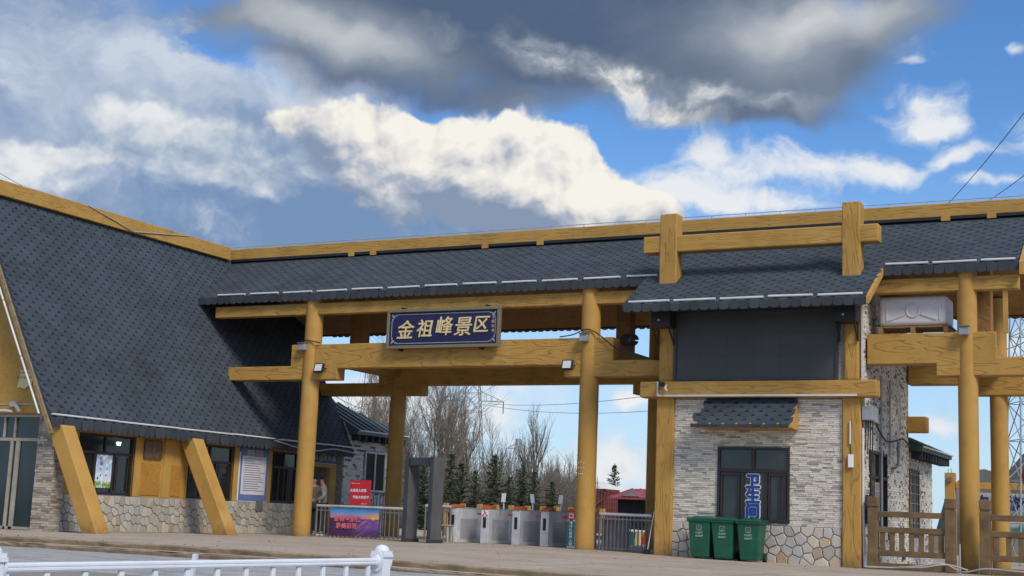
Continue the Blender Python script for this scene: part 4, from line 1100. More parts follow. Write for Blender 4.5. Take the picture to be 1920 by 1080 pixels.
def speaker_box(x, lab):
    t = thing('wall_bracket_box', (x, 31.9, 5.45), lab, 'equipment box', 'black boxes on brackets beside the screen')
    mb = MB(); mb.box(x-.24, x+.27, 31.50, 31.96, 5.52, 5.92); mb.build('box', M_BLACK, t, bevel=.012)
    for sx in (x-.21, x+.22):
        mb = MB(); mb.bar((sx, 31.55, 5.50), (sx, 31.95, 5.14), .035, .035); mb.box(sx-.018, sx+.018, 31.93, 31.965, 5.1, 5.52); mb.build('bracket', M_BLACK, t)
    mb = MB(); mb.tube([(x-.02, 31.49, 5.68), (x-.02, 31.5, 5.68)], .03, 10); mb.build('lens', M_SILVER, t)
speaker_box(-12.27, 'black box on brackets at the left corner of the screen'); speaker_box(-7.72, 'black box on brackets at the right corner of the screen')

sg = thing('name_board', (-18.9, 32.2, 5.18), 'navy blue name board with gold calligraphy hung over the gate beam', 'sign')
BX0, BX1, BZ0, BZ1, BY = -20.66, -17.10, 5.21, 6.31, 32.27
mb = MB(); fw = .085
for a in ((BX0, BX1, BZ0, BZ0+fw), (BX0, BX1, BZ1-fw, BZ1), (BX0, BX0+fw, BZ0+fw, BZ1-fw), (BX1-fw, BX1, BZ0+fw, BZ1-fw)): mb.box(a[0], a[1], BY-.07, BY+.05, a[2], a[3])
mb.build('frame', M_BRONZE, sg, bevel=.01)
mb = MB(); mb.box(BX0+fw, BX1-fw, BY-.02, BY+.04, BZ0+fw, BZ1-fw); pnl = mb.build('panel', M_NAVY, sg)
mb = MB(); k = fw
for a in ((BX0+k, BX1-k, BZ0+k, BZ0+k+.028), (BX0+k, BX1-k, BZ1-k-.028, BZ1-k), (BX0+k, BX0+k+.028, BZ0+k, BZ1-k), (BX1-k-.028, BX1-k, BZ0+k, BZ1-k)): mb.box(a[0], a[1], BY-.03, BY-.0, a[2], a[3])
mb.build('inner_border', M_BLACK, sg)
mb = MB(); k = fw+.055; t = .014
for a in ((BX0+k+.2, BX1-k-.2, BZ0+k, BZ0+k+t), (BX0+k+.2, BX1-k-.2, BZ1-k-t, BZ1-k), (BX0+k, BX0+k+t, BZ0+k+.2, BZ1-k-.2), (BX1-k-t, BX1-k, BZ0+k+.2, BZ1-k-.2)): mb.box(a[0], a[1], BY-.026, BY-.02, a[2], a[3])
mb.build('silver_line', M_SILVER, sg)
for sx, sz, x, z in ((1, 1, BX0+k, BZ0+k), (-1, 1, BX1-k, BZ0+k), (-1, -1, BX1-k, BZ1-k), (1, -1, BX0+k, BZ1-k)):
    mb = MB()
    for a, b in ((.0, .2), (.2, .0)):
        pass
    y0 = BY-.027
    def curl(cx, cz, r0, a0, turns, n=14):
        return [(x+sx*(cx+r0*(1-q/n*.75)*math.cos(a0+turns*6.283*q/n)), y0, z+sz*(cz+r0*(1-q/n*.75)*math.sin(a0+turns*6.283*q/n))) for q in range(n+1)]
    mb.tube([(x, y0, z+sz*.2), (x+sx*.04, y0, z+sz*.17), (x+sx*.03, y0, z+sz*.12), (x+sx*.09, y0, z+sz*.09), (x+sx*.12, y0, z+sz*.03), (x+sx*.17, y0, z+sz*.04), (x+sx*.2, y0, z)], .007, 4)
    mb.tube(curl(.055, .055, .045, 0, 1.4), .006, 4); mb.tube(curl(.03, .14, .026, 1, 1.2), .005, 4); mb.tube(curl(.14, .03, .026, .5, -1.2), .005, 4)
    mb.tube([(x+sx*.0, y0, z+sz*.0), (x+sx*.07, y0, z+sz*.07)], .012, 4)
    mb.build('corner_ornament', M_SILVER, sg)
for k, (ch, x, z, s_) in enumerate((('金', -20.08, 5.69, .55), ('祖', -19.46, 5.72, .52), ('峰', -18.85, 5.77, .55), ('景', -18.25, 5.75, .56), ('区', -17.70, 5.80, .50))):
    text('character', ch, s_, (x, BY-.032, z), M_GOLD, sg, extrude=.010, bold=.006, shear=.16)
for k, ch in enumerate('丁酉年书'):
    text('signature', ch, .095, (-17.32, BY-.024, 6.02-k*.125), M_GOLD, sg, extrude=.003)
for x, z in ((-20.2, 6.33), (-17.55, 6.33), (-20.25, 5.19), (-17.7, 5.19)):
    mb = MB(); mb.box(x-.03, x+.03, BY-.02, BY+.16, z-.03, z+.035); mb.build('hanger', M_BLACK, sg)

def flood(x, z, lab, y=32.27):
    t = thing('floodlight', (x, y, z), lab, 'floodlight', 'square floodlights on the gate beam')
    R_ = Matrix.Rotation(rad(-16), 3, 'X') @ Matrix.Rotation(rad(0), 3, 'Z')
    def tr(b_, off):
        b_.v = [R_ @ v+Vector(off) for v in b_.v]; return b_
    tr(MB().box(-.155, .155, -.02, .06, -.14, .14), (x, y, z)).build('housing', M_BLACK, t, bevel=.02)
    tr(MB().box(-.115, .115, -.026, -.02, -.10, .10), (x, y, z)).build('lens', plain('flood_lens', (.62, .64, .64), .3, .06, 5) if 'flood_lens' not in MATS else MATS['flood_lens'], t)
    mb = MB(); mb.tube([(x-.18, y+.03, z), (x-.18, y+.13, z-.02), (x+.18, y+.13, z-.02), (x+.18, y+.03, z)], .012, 6); mb.build('yoke', M_BLACK, t)
flood(-23.0+.08, 4.72, 'black framed floodlight below the beam by the left front column'); flood(-15.10, 4.70, 'black framed floodlight below the beam by the middle front column')
def lampbox(cx, z, lab, dx):
    t = thing('column_lamp', (cx, 32.3, z), lab, 'lamp', 'small grey lamps on the columns')
    mb = MB(); mb.box(cx+dx-.11, cx+dx+.11, 32.20, 32.36, z-.10, z+.09); mb.build('housing', M_LAMPGREY, t, bevel=.012)
    mb = MB(); mb.box(cx+dx-.12, cx+dx+.12, 32.17, 32.36, z+.09, z+.115); mb.build('cap', M_STEEL_D, t)
lampbox(-23.4, 5.34, 'small grey lamp on the left front column', -.14); lampbox(-14.6, 5.40, 'small grey lamp on the middle front column', -.04); lampbox(-5.15, 5.34, 'small grey lamp on the right front column', -.02)

def cable(pts, r, mat_, lab, cat='cable', name='cable'):
    P = [Vector(p) for p in pts]; Q = []
    for i in range(len(P)-1):
        for k in range(8):
            t = k/8; p0, p1, p2, p3 = P[max(i-1, 0)], P[i], P[i+1], P[min(i+2, len(P)-1)]
            Q.append(.5*((2*p1)+(p2-p0)*t+(2*p0-5*p1+4*p2-p3)*t*t+(3*p1-p0-3*p2+p3)*t**3))
    Q.append(P[-1])
    return tag(MB().tube(Q, r, 6).build(name, mat_), lab, cat)
cable([(-15.4, 32.40, 5.45), (-15.0, 32.36, 5.5), (-14.6, 32.31, 5.62), (-14.3, 32.38, 5.5), (-13.75, 32.35, 5.1), (-13.2, 32.32, 4.9), (-12.5, 32.35, 4.78)], .016, M_CABLE, 'black cable sagging from the middle column to the toilet block')
cable([(-23.62, 32.32, 5.5), (-23.4, 32.31, 5.52), (-23.0, 32.38, 5.46)], .016, M_CABLE, 'short black cable round the left front column')
cable([(-23.6, 32.33, 4.3), (-23.75, 32.6, 3.6), (-24.2, 33.0, 2.9), (-25.0, 33.2, 2.72)], .016, M_CABLE, 'black cable hanging from the left column to the hall eave')
cable([(-25.0, 33.2, 2.70), (-24.98, 35.0, 2.5), (-24.98, 36.3, 2.62), (-24.98, 37.6, 2.55)], .022, M_CABLEG, 'grey cable drooping along the rear end of the hall eave')
cable([(TX1+.12, 32.9, 3.35), (TX1+.1, 33.3, 3.2), (TX1+.1, 34.2, 2.95), (TX1+.1, 35.2, 3.0), (TX1+.1, 36.2, 3.12), (TX1+.1, 37.1, 3.0)], .022, M_CABLE, 'black cable sagging across the side wall of the toilet block')
cable([(-7.25, 31.55, -.03), (-6.6, 31.7, -.02), (-6.1, 31.6, .04), (-5.6, 31.7, .12), (-5.2, 31.9, -.04), (-4.7, 31.8, .05), (-4.0, 31.7, .03), (-3.4, 31.8, .02)], .018, M_CABLEG, 'pale hose lying in front of the brown fence')
cable([(-6.5, 31.55, .0), (-6.0, 31.5, .02), (-5.5, 31.65, .1), (-5.1, 31.9, .0)], .016, M_CABLEG, 'second shorter pale hose lying by the fence post')
cm = thing('security_camera', (-12.2, 31.8, 4.1), 'tiny black and white security camera on the left of the sill beam', 'camera')
mb = MB(); mb.box(-12.33, -12.23, 31.66, 31.86, 4.07, 4.17); mb.build('body', M_BLACK, cm, bevel=.01)
mb = MB(); mb.tube([(-12.18, 31.84, 4.10), (-12.18, 31.74, 4.02), (-12.12, 31.74, 3.95)], .03, 8); mb.build('bracket', M_PLASTIC_W, cm)
eb = thing('junction_boxes', (TX1+.1, 32.6, 3.3), 'pale grey electric box on the side wall by the right post', 'electric box')
mb = MB(); mb.box(TX1+.02, TX1+.26, 32.02, 32.3, 3.28, 3.60); mb.build('box', M_LAMPGREY, eb, bevel=.012)
mb = MB(); mb.box(TX1+.0, TX1+.2, 32.32, 32.95, 3.28, 3.62); mb.build('box', M_LAMPGREY, eb, bevel=.012)
for k in range(4):
    mb = MB(); mb.tube([(TX1+.10+.03*k, 32.1+.1*k, 3.28), (TX1+.08+.03*k, 32.12+.1*k, 2.6-.1*k)], .016, 6); mb.build('cable_tail', M_CABLE, eb)
ps = thing('pull_switch', (-7.68, 31.97, 2.3), 'white pull switch hanging by a tube on the right post', 'switch')
mb = MB(); mb.tube([(-7.69, 31.97, 3.25), (-7.69, 31.97, 2.72)], .02, 8); mb.build('tube', M_TUBE, ps)
mb = MB(); mb.tube([(-7.69, 31.98, 2.72), (-7.67, 31.98, 2.50)], .008, 5); mb.build('wire', M_CABLE, ps)
mb = MB(); mb.box(-7.73, -7.61, 31.93, 31.995, 2.18, 2.48); mb.build('box', M_VWHITE, ps, bevel=.01)
# folded clothes hung by the wall
cl = MB()
for k in range(8):
    y = 32.28+k*.07; d = .06+.05*math.sin(k*1.9)
    cl.add([(TX1+.03, y, 1.58-.02*k), (TX1+.1+d, y+.03, 1.55), (TX1+.12+d, y+.04, .98+.06*math.sin(k*2.3)), (TX1+.04, y, .93)], [(0, 1, 2, 3)])
    cl.add([(TX1+.1+d, y+.03, 1.55), (TX1+.03, y+.07, 1.58), (TX1+.04, y+.07, .93), (TX1+.12+d, y+.04, .98+.06*math.sin(k*2.3))], [(0, 1, 2, 3)])
o = cl.build('hung_jacket', M_DETD); tag(o, 'dark jacket hanging between the right post and the fence', 'jacket')
# white water tank on a pallet on the right beam
tk = thing('water_tank', (-6.5, 33.2, 5.33), 'white ribbed plastic water tank lying on a pallet above the right beam', 'water tank')
mb = MB(); mb.box(-7.18, -5.62, 32.75, 33.65, 5.56, 6.27); o = mb.build('tank', M_PLASTIC_W, tk, bevel=.10, seg=4); smooth_angle(o, 60)
mb = MB()
for a, b in (((-6.95, 6.12), (-6.58, 5.98)), ((-6.95, 5.70), (-6.58, 5.84)), ((-6.22, 5.98), (-5.85, 6.12)), ((-6.22, 5.84), (-5.85, 5.70))): mb.bar((a[0], 32.75, a[1]), (b[0], 32.75, b[1]), .05, .05, up=(0, 1, 0))
mb.tube([(-6.40+.15*math.cos(q*math.pi/8), 32.745, 5.91+.15*math.sin(q*math.pi/8)) for q in range(17)], .024, 6, cap=False)
for x in (-7.0, -5.78): mb.bar((x, 32.745, 5.68), (x, 32.745, 6.15), .04, .04, up=(0, 1, 0))
mb.build('moulded_rib', M_PLASTIC_W, tk)
mb = MB(); mb.tube([(-5.9, 33.2, 6.26), (-5.9, 33.2, 6.31)], .12, 16); mb.build('cap', M_PLASTIC_W, tk)
pt = thing('pallet', (-6.5, 33.2, 5.36), 'weathered wooden pallet under the white water tank', 'pallet')
for k in range(5):
    mb = MB(); y = 32.74+k*.2; mb.box(-7.25, -5.55, y, y+.14, 5.515, 5.545); mb.build('board', M_WOODPAL, pt)
for x in (-7.2, -6.45, -5.7):
    mb = MB(); mb.box(x, x+.1, 32.72, 33.7, 5.34, 5.515); mb.build('bearer', M_WOODPAL, pt)
o = tag(MB().tube([(-7.35, 32.9, 6.42), (-6.1, 33.0, 6.33), (-5.95, 33.1, 6.30)], .022, 8).build('feed_pipe', M_TUBE), 'thin white feed pipe running to the top of the water tank', 'pipe')
o = tag(MB().box(-5.58, -5.32, 36.8, 37.0, 5.36, 5.75).build('parapet_block', M_CONC), 'grey concrete block on the rear beam beside the water tank', 'block')
# wasp-dark bundle on the middle beam
vb = thing('cable_coil', (-13.6, 33.2, 5.4), 'dark bundle of coiled cable on top of the beam beside the middle column', 'cable coil')
mb = MB()
for k in range(5): mb.tube([(-13.75+.03*k+.16*math.cos(a*.5), 33.0+.02*k, 5.42+.14*math.sin(a*.5)+.0) for a in range(13)], .03, 6)
mb.build('coil', M_CABLE, vb)
mb = MB(); mb.box(-7.44, -5.40, 33.5, 33.75, 4.95, 5.335); mb.build('cross_beam', OX, gate, org=gate.location, bevel=.02)
# ------------------------------------------------------------------ wheeled bins
def make_bin(lab):
    t = thing('wheeled_bin', (0, 0, 0), lab, 'bin', 'green wheeled bins under the toilet window', local=True)
    mb = MB()
    def ring(z, hw, y0, y1): return [(-hw, y0, z), (hw, y0, z), (hw, y1, z), (-hw, y1, z)]
    mb.hexa(ring(.03, .215, -.25, .20), ring(.88, .27, -.34, .30)); mb.build('body', M_BIN, t, bevel=.035, seg=3)
    mb = MB(); mb.hexa(ring(.86, .292, -.365, .325), ring(.915, .30, -.375, .335)); mb.build('rim', M_BIN, t, bevel=.012)
    mb = MB(); mb.hexa(ring(.918, .305, -.385, .335), ring(.958, .295, -.37, .33)); mb.hexa(ring(.955, .21, -.22, .27), ring(.995, .15, -.12, .20)); lid = mb.build('lid', M_BIN, t, bevel=.012)
    mb = MB(); mb.tube([(-.24, .36, .90), (.24, .36, .90)], .02, 8); mb.build('handle', M_BIN, t)
    for sx in (-1, 1):
        mb = MB(); mb.tube([(sx*.20, .25, .10), (sx*.27, .25, .10)], .10, 18); w = mb.build('wheel', M_RUBBER, t)
        mb = MB(); mb.tube([(sx*.268, .25, .10), (sx*.274, .25, .10)], .045, 12); mb.build('hub', M_BIN, w)
    # printed emblem: a bin man in a square and two lines of characters
    def fy(z): return -.25-.09*(z-.03)/.85-.0015
    mb = MB(); s = .058
    for a, b in (((-s, .72-s), (s, .72-s)), ((s, .72-s), (s, .72+s)), ((s, .72+s), (-s, .72+s)), ((-s, .72+s), (-s, .72-s))):
        mb.bar((a[0], fy(a[1]), a[1]), (b[0], fy(b[1]), b[1]), .004, .010, up=(0, -.1, 1) if a[1] == b[1] else (1, 0, 0))
    for a, b in (((-.03, .755), (.03, .70)), ((.03, .755), (-.03, .70)), ((-.04, .68), (.04, .68)), ((0, .70), (0, .68))):
        mb.bar((a[0], fy(a[1]), a[1]), (b[0], fy(b[1]), b[1]), .004, .012, up=(0, -1, 0) if a[1] != b[1] and a[0] != b[0] else (0, 0, 1) if a[1] == b[1] else (1, 0, 0))
    mb.build('emblem', M_BINMARK, t)
    text('lettering', '可回收', .066, (0, fy(.60)-.002, .605), M_BINMARK, t, (rad(90-6), 0, 0), extrude=.0015, offset=.002)
    text('lettering', '垃圾箱', .066, (0, fy(.53)-.002, .53), M_BINMARK, t, (rad(90-6), 0, 0), extrude=.0015, offset=.002)
    return t
bin0 = make_bin('left of three green wheeled bins, nearest the post')
bx = []
for px_, py_ in ((1317, 1046.5), (1361, 1049), (1408, 1052)):
    bx.append(px_)
b0 = onY(1313, 1046, 31.35); b1 = onY(1357, 1049, 31.33); b2 = onY(1404, 1052, 31.30)
for k, (p, rz, lab) in enumerate(((b0, 2, None), (b1, -2, 'middle of three green wheeled bins'), (b2, 1, 'right of three green wheeled bins, in front of the window letters'))):
    o = bin0 if k == 0 else copy_tree(bin0)
    if lab: o['label'] = lab
    o.location = (p.x, 31.52, plat(p.x)+.0); o.rotation_euler = (0, 0, rad(rz))

# ------------------------------------------------------------------ turnstiles
def make_turnstile(lab):
    t = thing('turnstile', (0, 0, 0), lab, 'turnstile', 'ticket turnstiles in a row under the gate', local=True)
    w, L, h = .24, 1.45, .93
    mb = MB(); mb.box(0, w, 0, L, .0, h); mb.build('cabinet', M_CABINET, t, bevel=.012)
    mb = MB(); mb.box(w+.001, w+.008, .22, L-.25, .10, h-.28); mb.build('side_panel', plain('turnstile_panel', (.42, .43, .46), .5, .14, 2, metal=.3) if 'turnstile_panel' not in MATS else MATS['turnstile_panel'], t, bevel=.003, seg=1)
    mb = MB(); mb.box(.075, .165, -.006, .0, .42, .74); mb.build('slot', M_BLACK, t)
    mb = MB(); mb.prism([(-.01, -.03, h+.002), (-.01, .42, h+.002), (-.01, .42, h+.10), (-.01, .16, h+.10)], (w+.02, 0, 0)); mb.build('cap', M_ORANGE, t, bevel=.008)
    mb = MB(); mb.box(-.01, w+.01, .42, L, h+.002, h+.02); mb.build('top_plate', M_STEEL, t)
    mb = MB(); mb.box(-.30, -.001, .30, .33, h-.16, h-.11); mb.build('flap', M_RED, t, bevel=.008)
    return t
ts0 = make_turnstile('first turnstile from the left, beside the pale stool')
names = [None, 'second turnstile from the left, marked with a red entry character', 'third turnstile from the left, with a tilted face reader', 'fourth turnstile from the left, without a side notice', 'last turnstile on the right, with a teal notice behind the column']
TSX = [(-19.02, 33.35), (-18.14, 33.55), (-17.22, 33.62), (-16.36, 33.62), (-15.56, 33.58)]
ts = []
for k, (x, y) in enumerate(TSX):
    o = ts0 if k == 0 else copy_tree(ts0)
    if names[k]: o['label'] = names[k]
    o.location = (x, y, 0); ts.append(o)
CUR = Vector((0, 0, 0))
text('entry_character', '入', .19, (.12, -.010, .80), M_RED, ts[1], extrude=.002, offset=.004)
MB().box(.02, .225, -.006, -.001, .70, .91).build('entry_plate', M_VWHITE, ts[1])
MB().box(.01, .235, -.006, -.001, .74, .91).build('exit_plate', M_RED, ts[4]); text('exit_character', '口', .15, (.12, -.008, .825), M_VWHITE, ts[4], extrude=.002, offset=.006)
MB().box(.01, .235, -.006, -.001, .05, .70).build('notice', M_TEAL, ts[4])
for k, ch in enumerate('请排队有序入园'): text('notice_character', ch, .09, (.12, -.009, .65-.092*k), M_VWHITE, ts[4], extrude=.001, offset=.002)
def reader(o, x, y, yaw, lab):
    t = thing('face_reader', (x, y, .95), lab, 'face reader', 'face readers on the turnstiles')
    mb = MB(); mb.tube([(x, y, .95), (x, y, 1.17)], .022, 8); mb.build('pole', M_PLASTIC_W, t)
    mb = MB(); mb.box(-.062, .062, -.015, .012, -.11, .14)
    R_ = Matrix.Rotation(yaw, 3, 'Z') @ Matrix.Rotation(rad(-12), 3, 'X')
    mb.v = [R_ @ v+Vector((x, y-.02, 1.24)) for v in mb.v]; mb.build('display', M_VWHITE, t, bevel=.012)
reader(ts[1], TSX[1][0]+.40, 34.1, rad(8), 'white face reader on the second turnstile'); reader(ts[2], TSX[2][0]+.37, 34.1, rad(62), 'white face reader turned sideways on the third turnstile'); reader(ts[3], TSX[3][0]+.36, 34.1, rad(4), 'white face reader on the fourth turnstile')

# ------------------------------------------------------------------ steel railings
def railing(x0, x1, y, h, lab, n, z0=None, extra=None, br=.018, white=True):
    z0 = plat((x0+x1)/2) if z0 is None else z0
    t = thing('steel_railing', ((x0+x1)/2, y, z0), lab, 'railing')
    mb = MB(); mb.tube([(x0, y, z0+h), (x1, y, z0+h)], .042, 12); o = mb.build('top_rail', M_STEEL, t); smooth_angle(o)
    mb = MB(); mb.box(x0, x1, y-.015, y+.015, z0+h-.14, z0+h-.10); mb.box(x0, x1, y-.015, y+.015, z0+.06, z0+.09); mb.build('cross_rail', M_STEEL_D, t)
    for k in range(n+1):
        x = x0+(x1-x0)*k/n
        mb = MB(); mb.tube([(x, y, z0), (x, y, z0+h-.03)], br*(1.6 if k in (0, n) else 1), 8); mb.build('baluster' if k not in (0, n) else 'end_post', M_STEEL_D, t)
    return t
railing(-23.15, -20.25, 32.95, .86, 'steel railing with the red board and sunset banner between the left columns', 20)
railing(-19.75, -18.95, 33.3, .95, 'short steel railing behind the metal detector', 7)
rr = railing(-14.32, -12.52, 32.9, .93, 'steel railing beside the toilet block with a grey violet board behind it', 17)
o = tag(MB().box(-14.30, -13.55, 32.985, 33.02, .02, .80).build('leaning_board', M_PURPLE, bevel=.004), 'grey violet board standing behind the right steel railing', 'board')
# banner with a sunset print
bn = thing('sunset_banner', (-22.0, 32.85, .0), 'purple sunset photo banner tied to the left railing', 'banner')
m_, h, b = mat('banner_print')
p = pos(h); x, y, z = h.sep(p)
BNX0, BNX1, BNZ0, BNZ1 = -22.62, -20.98, .02, .79
u = h.lin(x, BNX0, BNX1); v = h.lin(z, BNZ0, BNZ1)
skyc = h.ramp(v, [(.66, (.55, .20, .24)), (.74, (.40, .25, .42)), (.84, (.12, .34, .62)), (1, (.03, .20, .50))])
skyc = h.mix(h.m('MULTIPLY', h.ss(u, .55, .95), h.m('SUBTRACT', 1.0, h.ss(v, .72, .92))), skyc, (.80, .38, .10, 1))
n_ = h.noise(h.vm('MULTIPLY', p, (3, 3, 8)), 1.6, 6, .6)
gnd = h.ramp(h.m('ADD', h.m('MULTIPLY', u, .55), h.m('MULTIPLY', n_, .6)), [(.2, (.045, .018, .05)), (.5, (.10, .035, .16)), (.75, (.17, .09, .36)), (1, (.12, .05, .24))])
st_ = h.ss(h.noise(h.vm('MULTIPLY', h.xyz(h.m('ADD', x, z), 0, h.m('SUBTRACT', x, h.m('MULTIPLY', z, 1.6))), (1, 1, 5)), 1.2, 3, .5), .52, .64)
gnd = h.mix(h.m('MULTIPLY', st_, h.m('MULTIPLY', h.ss(u, .3, .7), .75)), gnd, (.62, .17, .22, 1))
gnd = h.mix(h.m('MULTIPLY', h.ss(h.m('SUBTRACT', .30, v), -.05, .2), .6), gnd, (.05, .02, .03, 1))
c = h.mix(h.ss(v, .63, .66), gnd, skyc)
sund = h.m('SQRT', h.m('ADD', h.m('POWER', h.m('MULTIPLY', h.m('SUBTRACT', u, .885), 2.1), 2.0), h.m('POWER', h.m('SUBTRACT', v, .68), 2.0)))
c = h.mix(h.m('SUBTRACT', 1.0, h.ss(sund, .02, .10)), c, (.95, .55, .12, 1))
h.put(b.inputs['Base Color'], c); b.inputs['Roughness'].default_value = .5
mb = MB(); nx = 14
for k in range(nx):
    xa, xb = BNX0+(BNX1-BNX0)*k/nx, BNX0+(BNX1-BNX0)*(k+1)/nx
    ya, yb = 32.86-.01*math.sin(k*1.1), 32.86-.01*math.sin((k+1)*1.1)
    mb.add([(xa, ya, BNZ0+.012*math.sin(k*.8)), (xb, yb, BNZ0+.012*math.sin((k+1)*.8)), (xb, yb, BNZ1+.01*math.sin((k+1)*1.3)), (xa, ya, BNZ1+.01*math.sin(k*1.3))], [(0, 1, 2, 3)])
mb.build('print', m_, bn)
text('lettering', '金祖峰景区', .175, (-22.02, 32.835, .50), M_PINK, bn, extrude=.002, offset=.007, spacing=1.08)
text('lettering', '最美彩河', .165, (-22.04, 32.835, .30), M_PINK, bn, extrude=.002, offset=.007, spacing=1.15)
rbd = thing('fire_safety_board', (-22.0, 32.95, .9), 'red fire safety board with white lettering standing above the left railing', 'sign')
RBX0, RBX1, RBZ0, RBZ1 = -22.13, -21.43, .895, 1.60
mb = MB(); mb.box(RBX0, RBX1, 33.03, 33.06, RBZ0, RBZ1); mb.build('panel', M_REDBOARD, rbd, bevel=.004, seg=1)
text('lettering', '火无情人有情', .092, (-21.83, 33.026, 1.30), M_VWHITE, rbd, extrude=.002, offset=.002, line=1)
text('lettering', '齐防火共安宁', .092, (-21.73, 33.026, 1.11), M_VWHITE, rbd, extrude=.002, offset=.002)
text('small_print', '消防安全 人人有责', .035, (-21.93, 33.026, 1.50), M_VWHITE, rbd, extrude=.001); text('small_print', '森林防火宣传', .03, (-21.62, 33.026, .935), M_VWHITE, rbd, extrude=.001)
for x in (-22.0, -21.55):
    mb = MB(); mb.tube([(x, 33.08, .0), (x, 33.08, 1.5)], .014, 6); mb.build('stake', M_STEEL_D, rbd)

# ------------------------------------------------------------------ walk-through metal detector
md = thing('metal_detector', (-18.45, 31.0, 0), 'dark grey walk-through metal detector arch beside the left rear column', 'metal detector')
for x0 in (-18.98, -18.24):
    mb = MB(); mb.box(x0, x0+.055, 30.90, 31.52, .05, 2.19); mb.box(x0+.055, x0+.075, 30.94, 31.48, .06, 2.12); 
    mb.build('side_panel', M_DET, md, bevel=.012)
    mb = MB(); mb.box(x0-.01, x0+.085, 30.865, 30.90, .03, 2.20); mb.build('edge_profile', M_DETD, md, bevel=.01)
    mb = MB(); mb.box(x0-.02, x0+.10, 30.86, 31.56, .0, .09); mb.build('foot', M_DETD, md, bevel=.02)
mb = MB(); mb.box(-18.90, -18.24, 30.92, 31.30, 1.955, 2.175); mb.build('head_beam', M_DETD, md, bevel=.012)
st = thing('plastic_stool', (-18.62, 32.5, 0), 'small pale plastic stool beside the metal detector', 'stool')
cxs, cys = -18.66, 32.55
for sx in (-1, 1):
    for sy in (-1, 1):
        mb = MB(); mb.bar((cxs+sx*.17, cys+sy*.16, 0), (cxs+sx*.13, cys+sy*.12, .44), .05, .03); mb.build('leg', plain('stool_plastic', (.36, .33, .28), .6) if 'stool_plastic' not in MATS else MATS['stool_plastic'], st)
mb = MB(); mb.box(cxs-.17, cxs+.17, cys-.16, cys+.16, .43, .47); mb.build('seat', MATS['stool_plastic'], st, bevel=.012)
mb = MB(); mb.box(cxs-.16, cxs+.16, cys-.15, cys-.13, .12, .15); mb.build('stretcher', MATS['stool_plastic'], st)
sp = thing('leaning_squeegee', (-12.6, 32.2, 0), 'metal pole with a black foot leaning on the left post of the toilet block', 'pole')
mb = MB(); mb.tube([(-12.66, 32.05, .08), (-12.56, 32.2, 1.02)], .014, 8); mb.build('shaft', M_STEEL, sp)
mb = MB(); mb.box(-12.75, -12.60, 31.97, 32.1, -.02, .10); mb.build('foot', M_BLACK, sp, bevel=.01)
mb = MB(); mb.tube([(-12.75, 32.6, .93), (-12.55, 32.3, .95)], .05, 8); mb.build('clamp', M_BLACK, sp)

# ------------------------------------------------------------------ brown cement fence on the right
def cement_fence(x0, x1, y, lab, posts=(True, True), n=6):
    z0 = -.085
    t = thing('cement_fence', ((x0+x1)/2, y, z0), lab, 'fence', 'brown wood look cement fences')
    for k, (x, on) in enumerate(((x0, posts[0]), (x1, posts[1]))):
        if not on: continue
        mb = MB(); mb.box(x-.11, x+.11, y-.11, y+.11, z0, z0+1.36); mb.box(x-.10, x+.10, y-.10, y+.10, z0+1.36, z0+1.40); mb.box(x-.115, x+.115, y-.115, y+.115, z0+1.40, z0+1.62)
        mb.build('post', M_FENCE, t, bevel=.015)
    a, b = x0+.10, x1-.10
    for za, zb in ((1.17, 1.30), (.82, .95), (.30, .43), (.02, .15)):
        mb = MB(); mb.box(a, b, y-.05, y+.05, z0+za, z0+zb); mb.build('rail', M_FENCE, t, bevel=.012)
    for k in range(n):
        x = a+(b-a)*(k+.5)/n
        mb = MB(); mb.box(x-.055, x+.055, y-.035, y+.035, z0+.43, z0+.82); mb.build('baluster', M_FENCE, t, bevel=.008)
    return t
cement_fence(-7.18, -5.48, 32.05, 'brown wood look cement fence between the toilet block and the right column', n=7)
cement_fence(-4.74, -2.5, 32.05, 'brown wood look cement fence right of the right column', n=8)
for x, lab in ((-5.33, 'thin white pipe standing on the left of the right column'), (-4.90, 'thin white pipe standing on the right of the right column')):
    o = tag(MB().tube([(x, 32.30, -.085), (x, 32.30, .55)], .025, 8).build('white_pipe', M_TUBE), lab, 'pipe')
# painted flowers on the wall behind the fence
for k, (y, z, m1, nm) in enumerate(((33.4, .72, M_RED, 'red'), (35.0, .70, M_GREEN, 'green'), (33.5, .22, M_GREEN, 'green'), (36.6, .2, M_INKBLUE, 'blue'))):
    mb = MB()
    for q in range(6):
        a = q*math.pi/3; mb.tube([(TX1+.035, y+.13*math.cos(a), z+.09*math.sin(a)), (TX1+.05, y+.13*math.cos(a), z+.09*math.sin(a))], .075, 7)
    mb.build('painted_flower', m1, tb, org=tb.location)

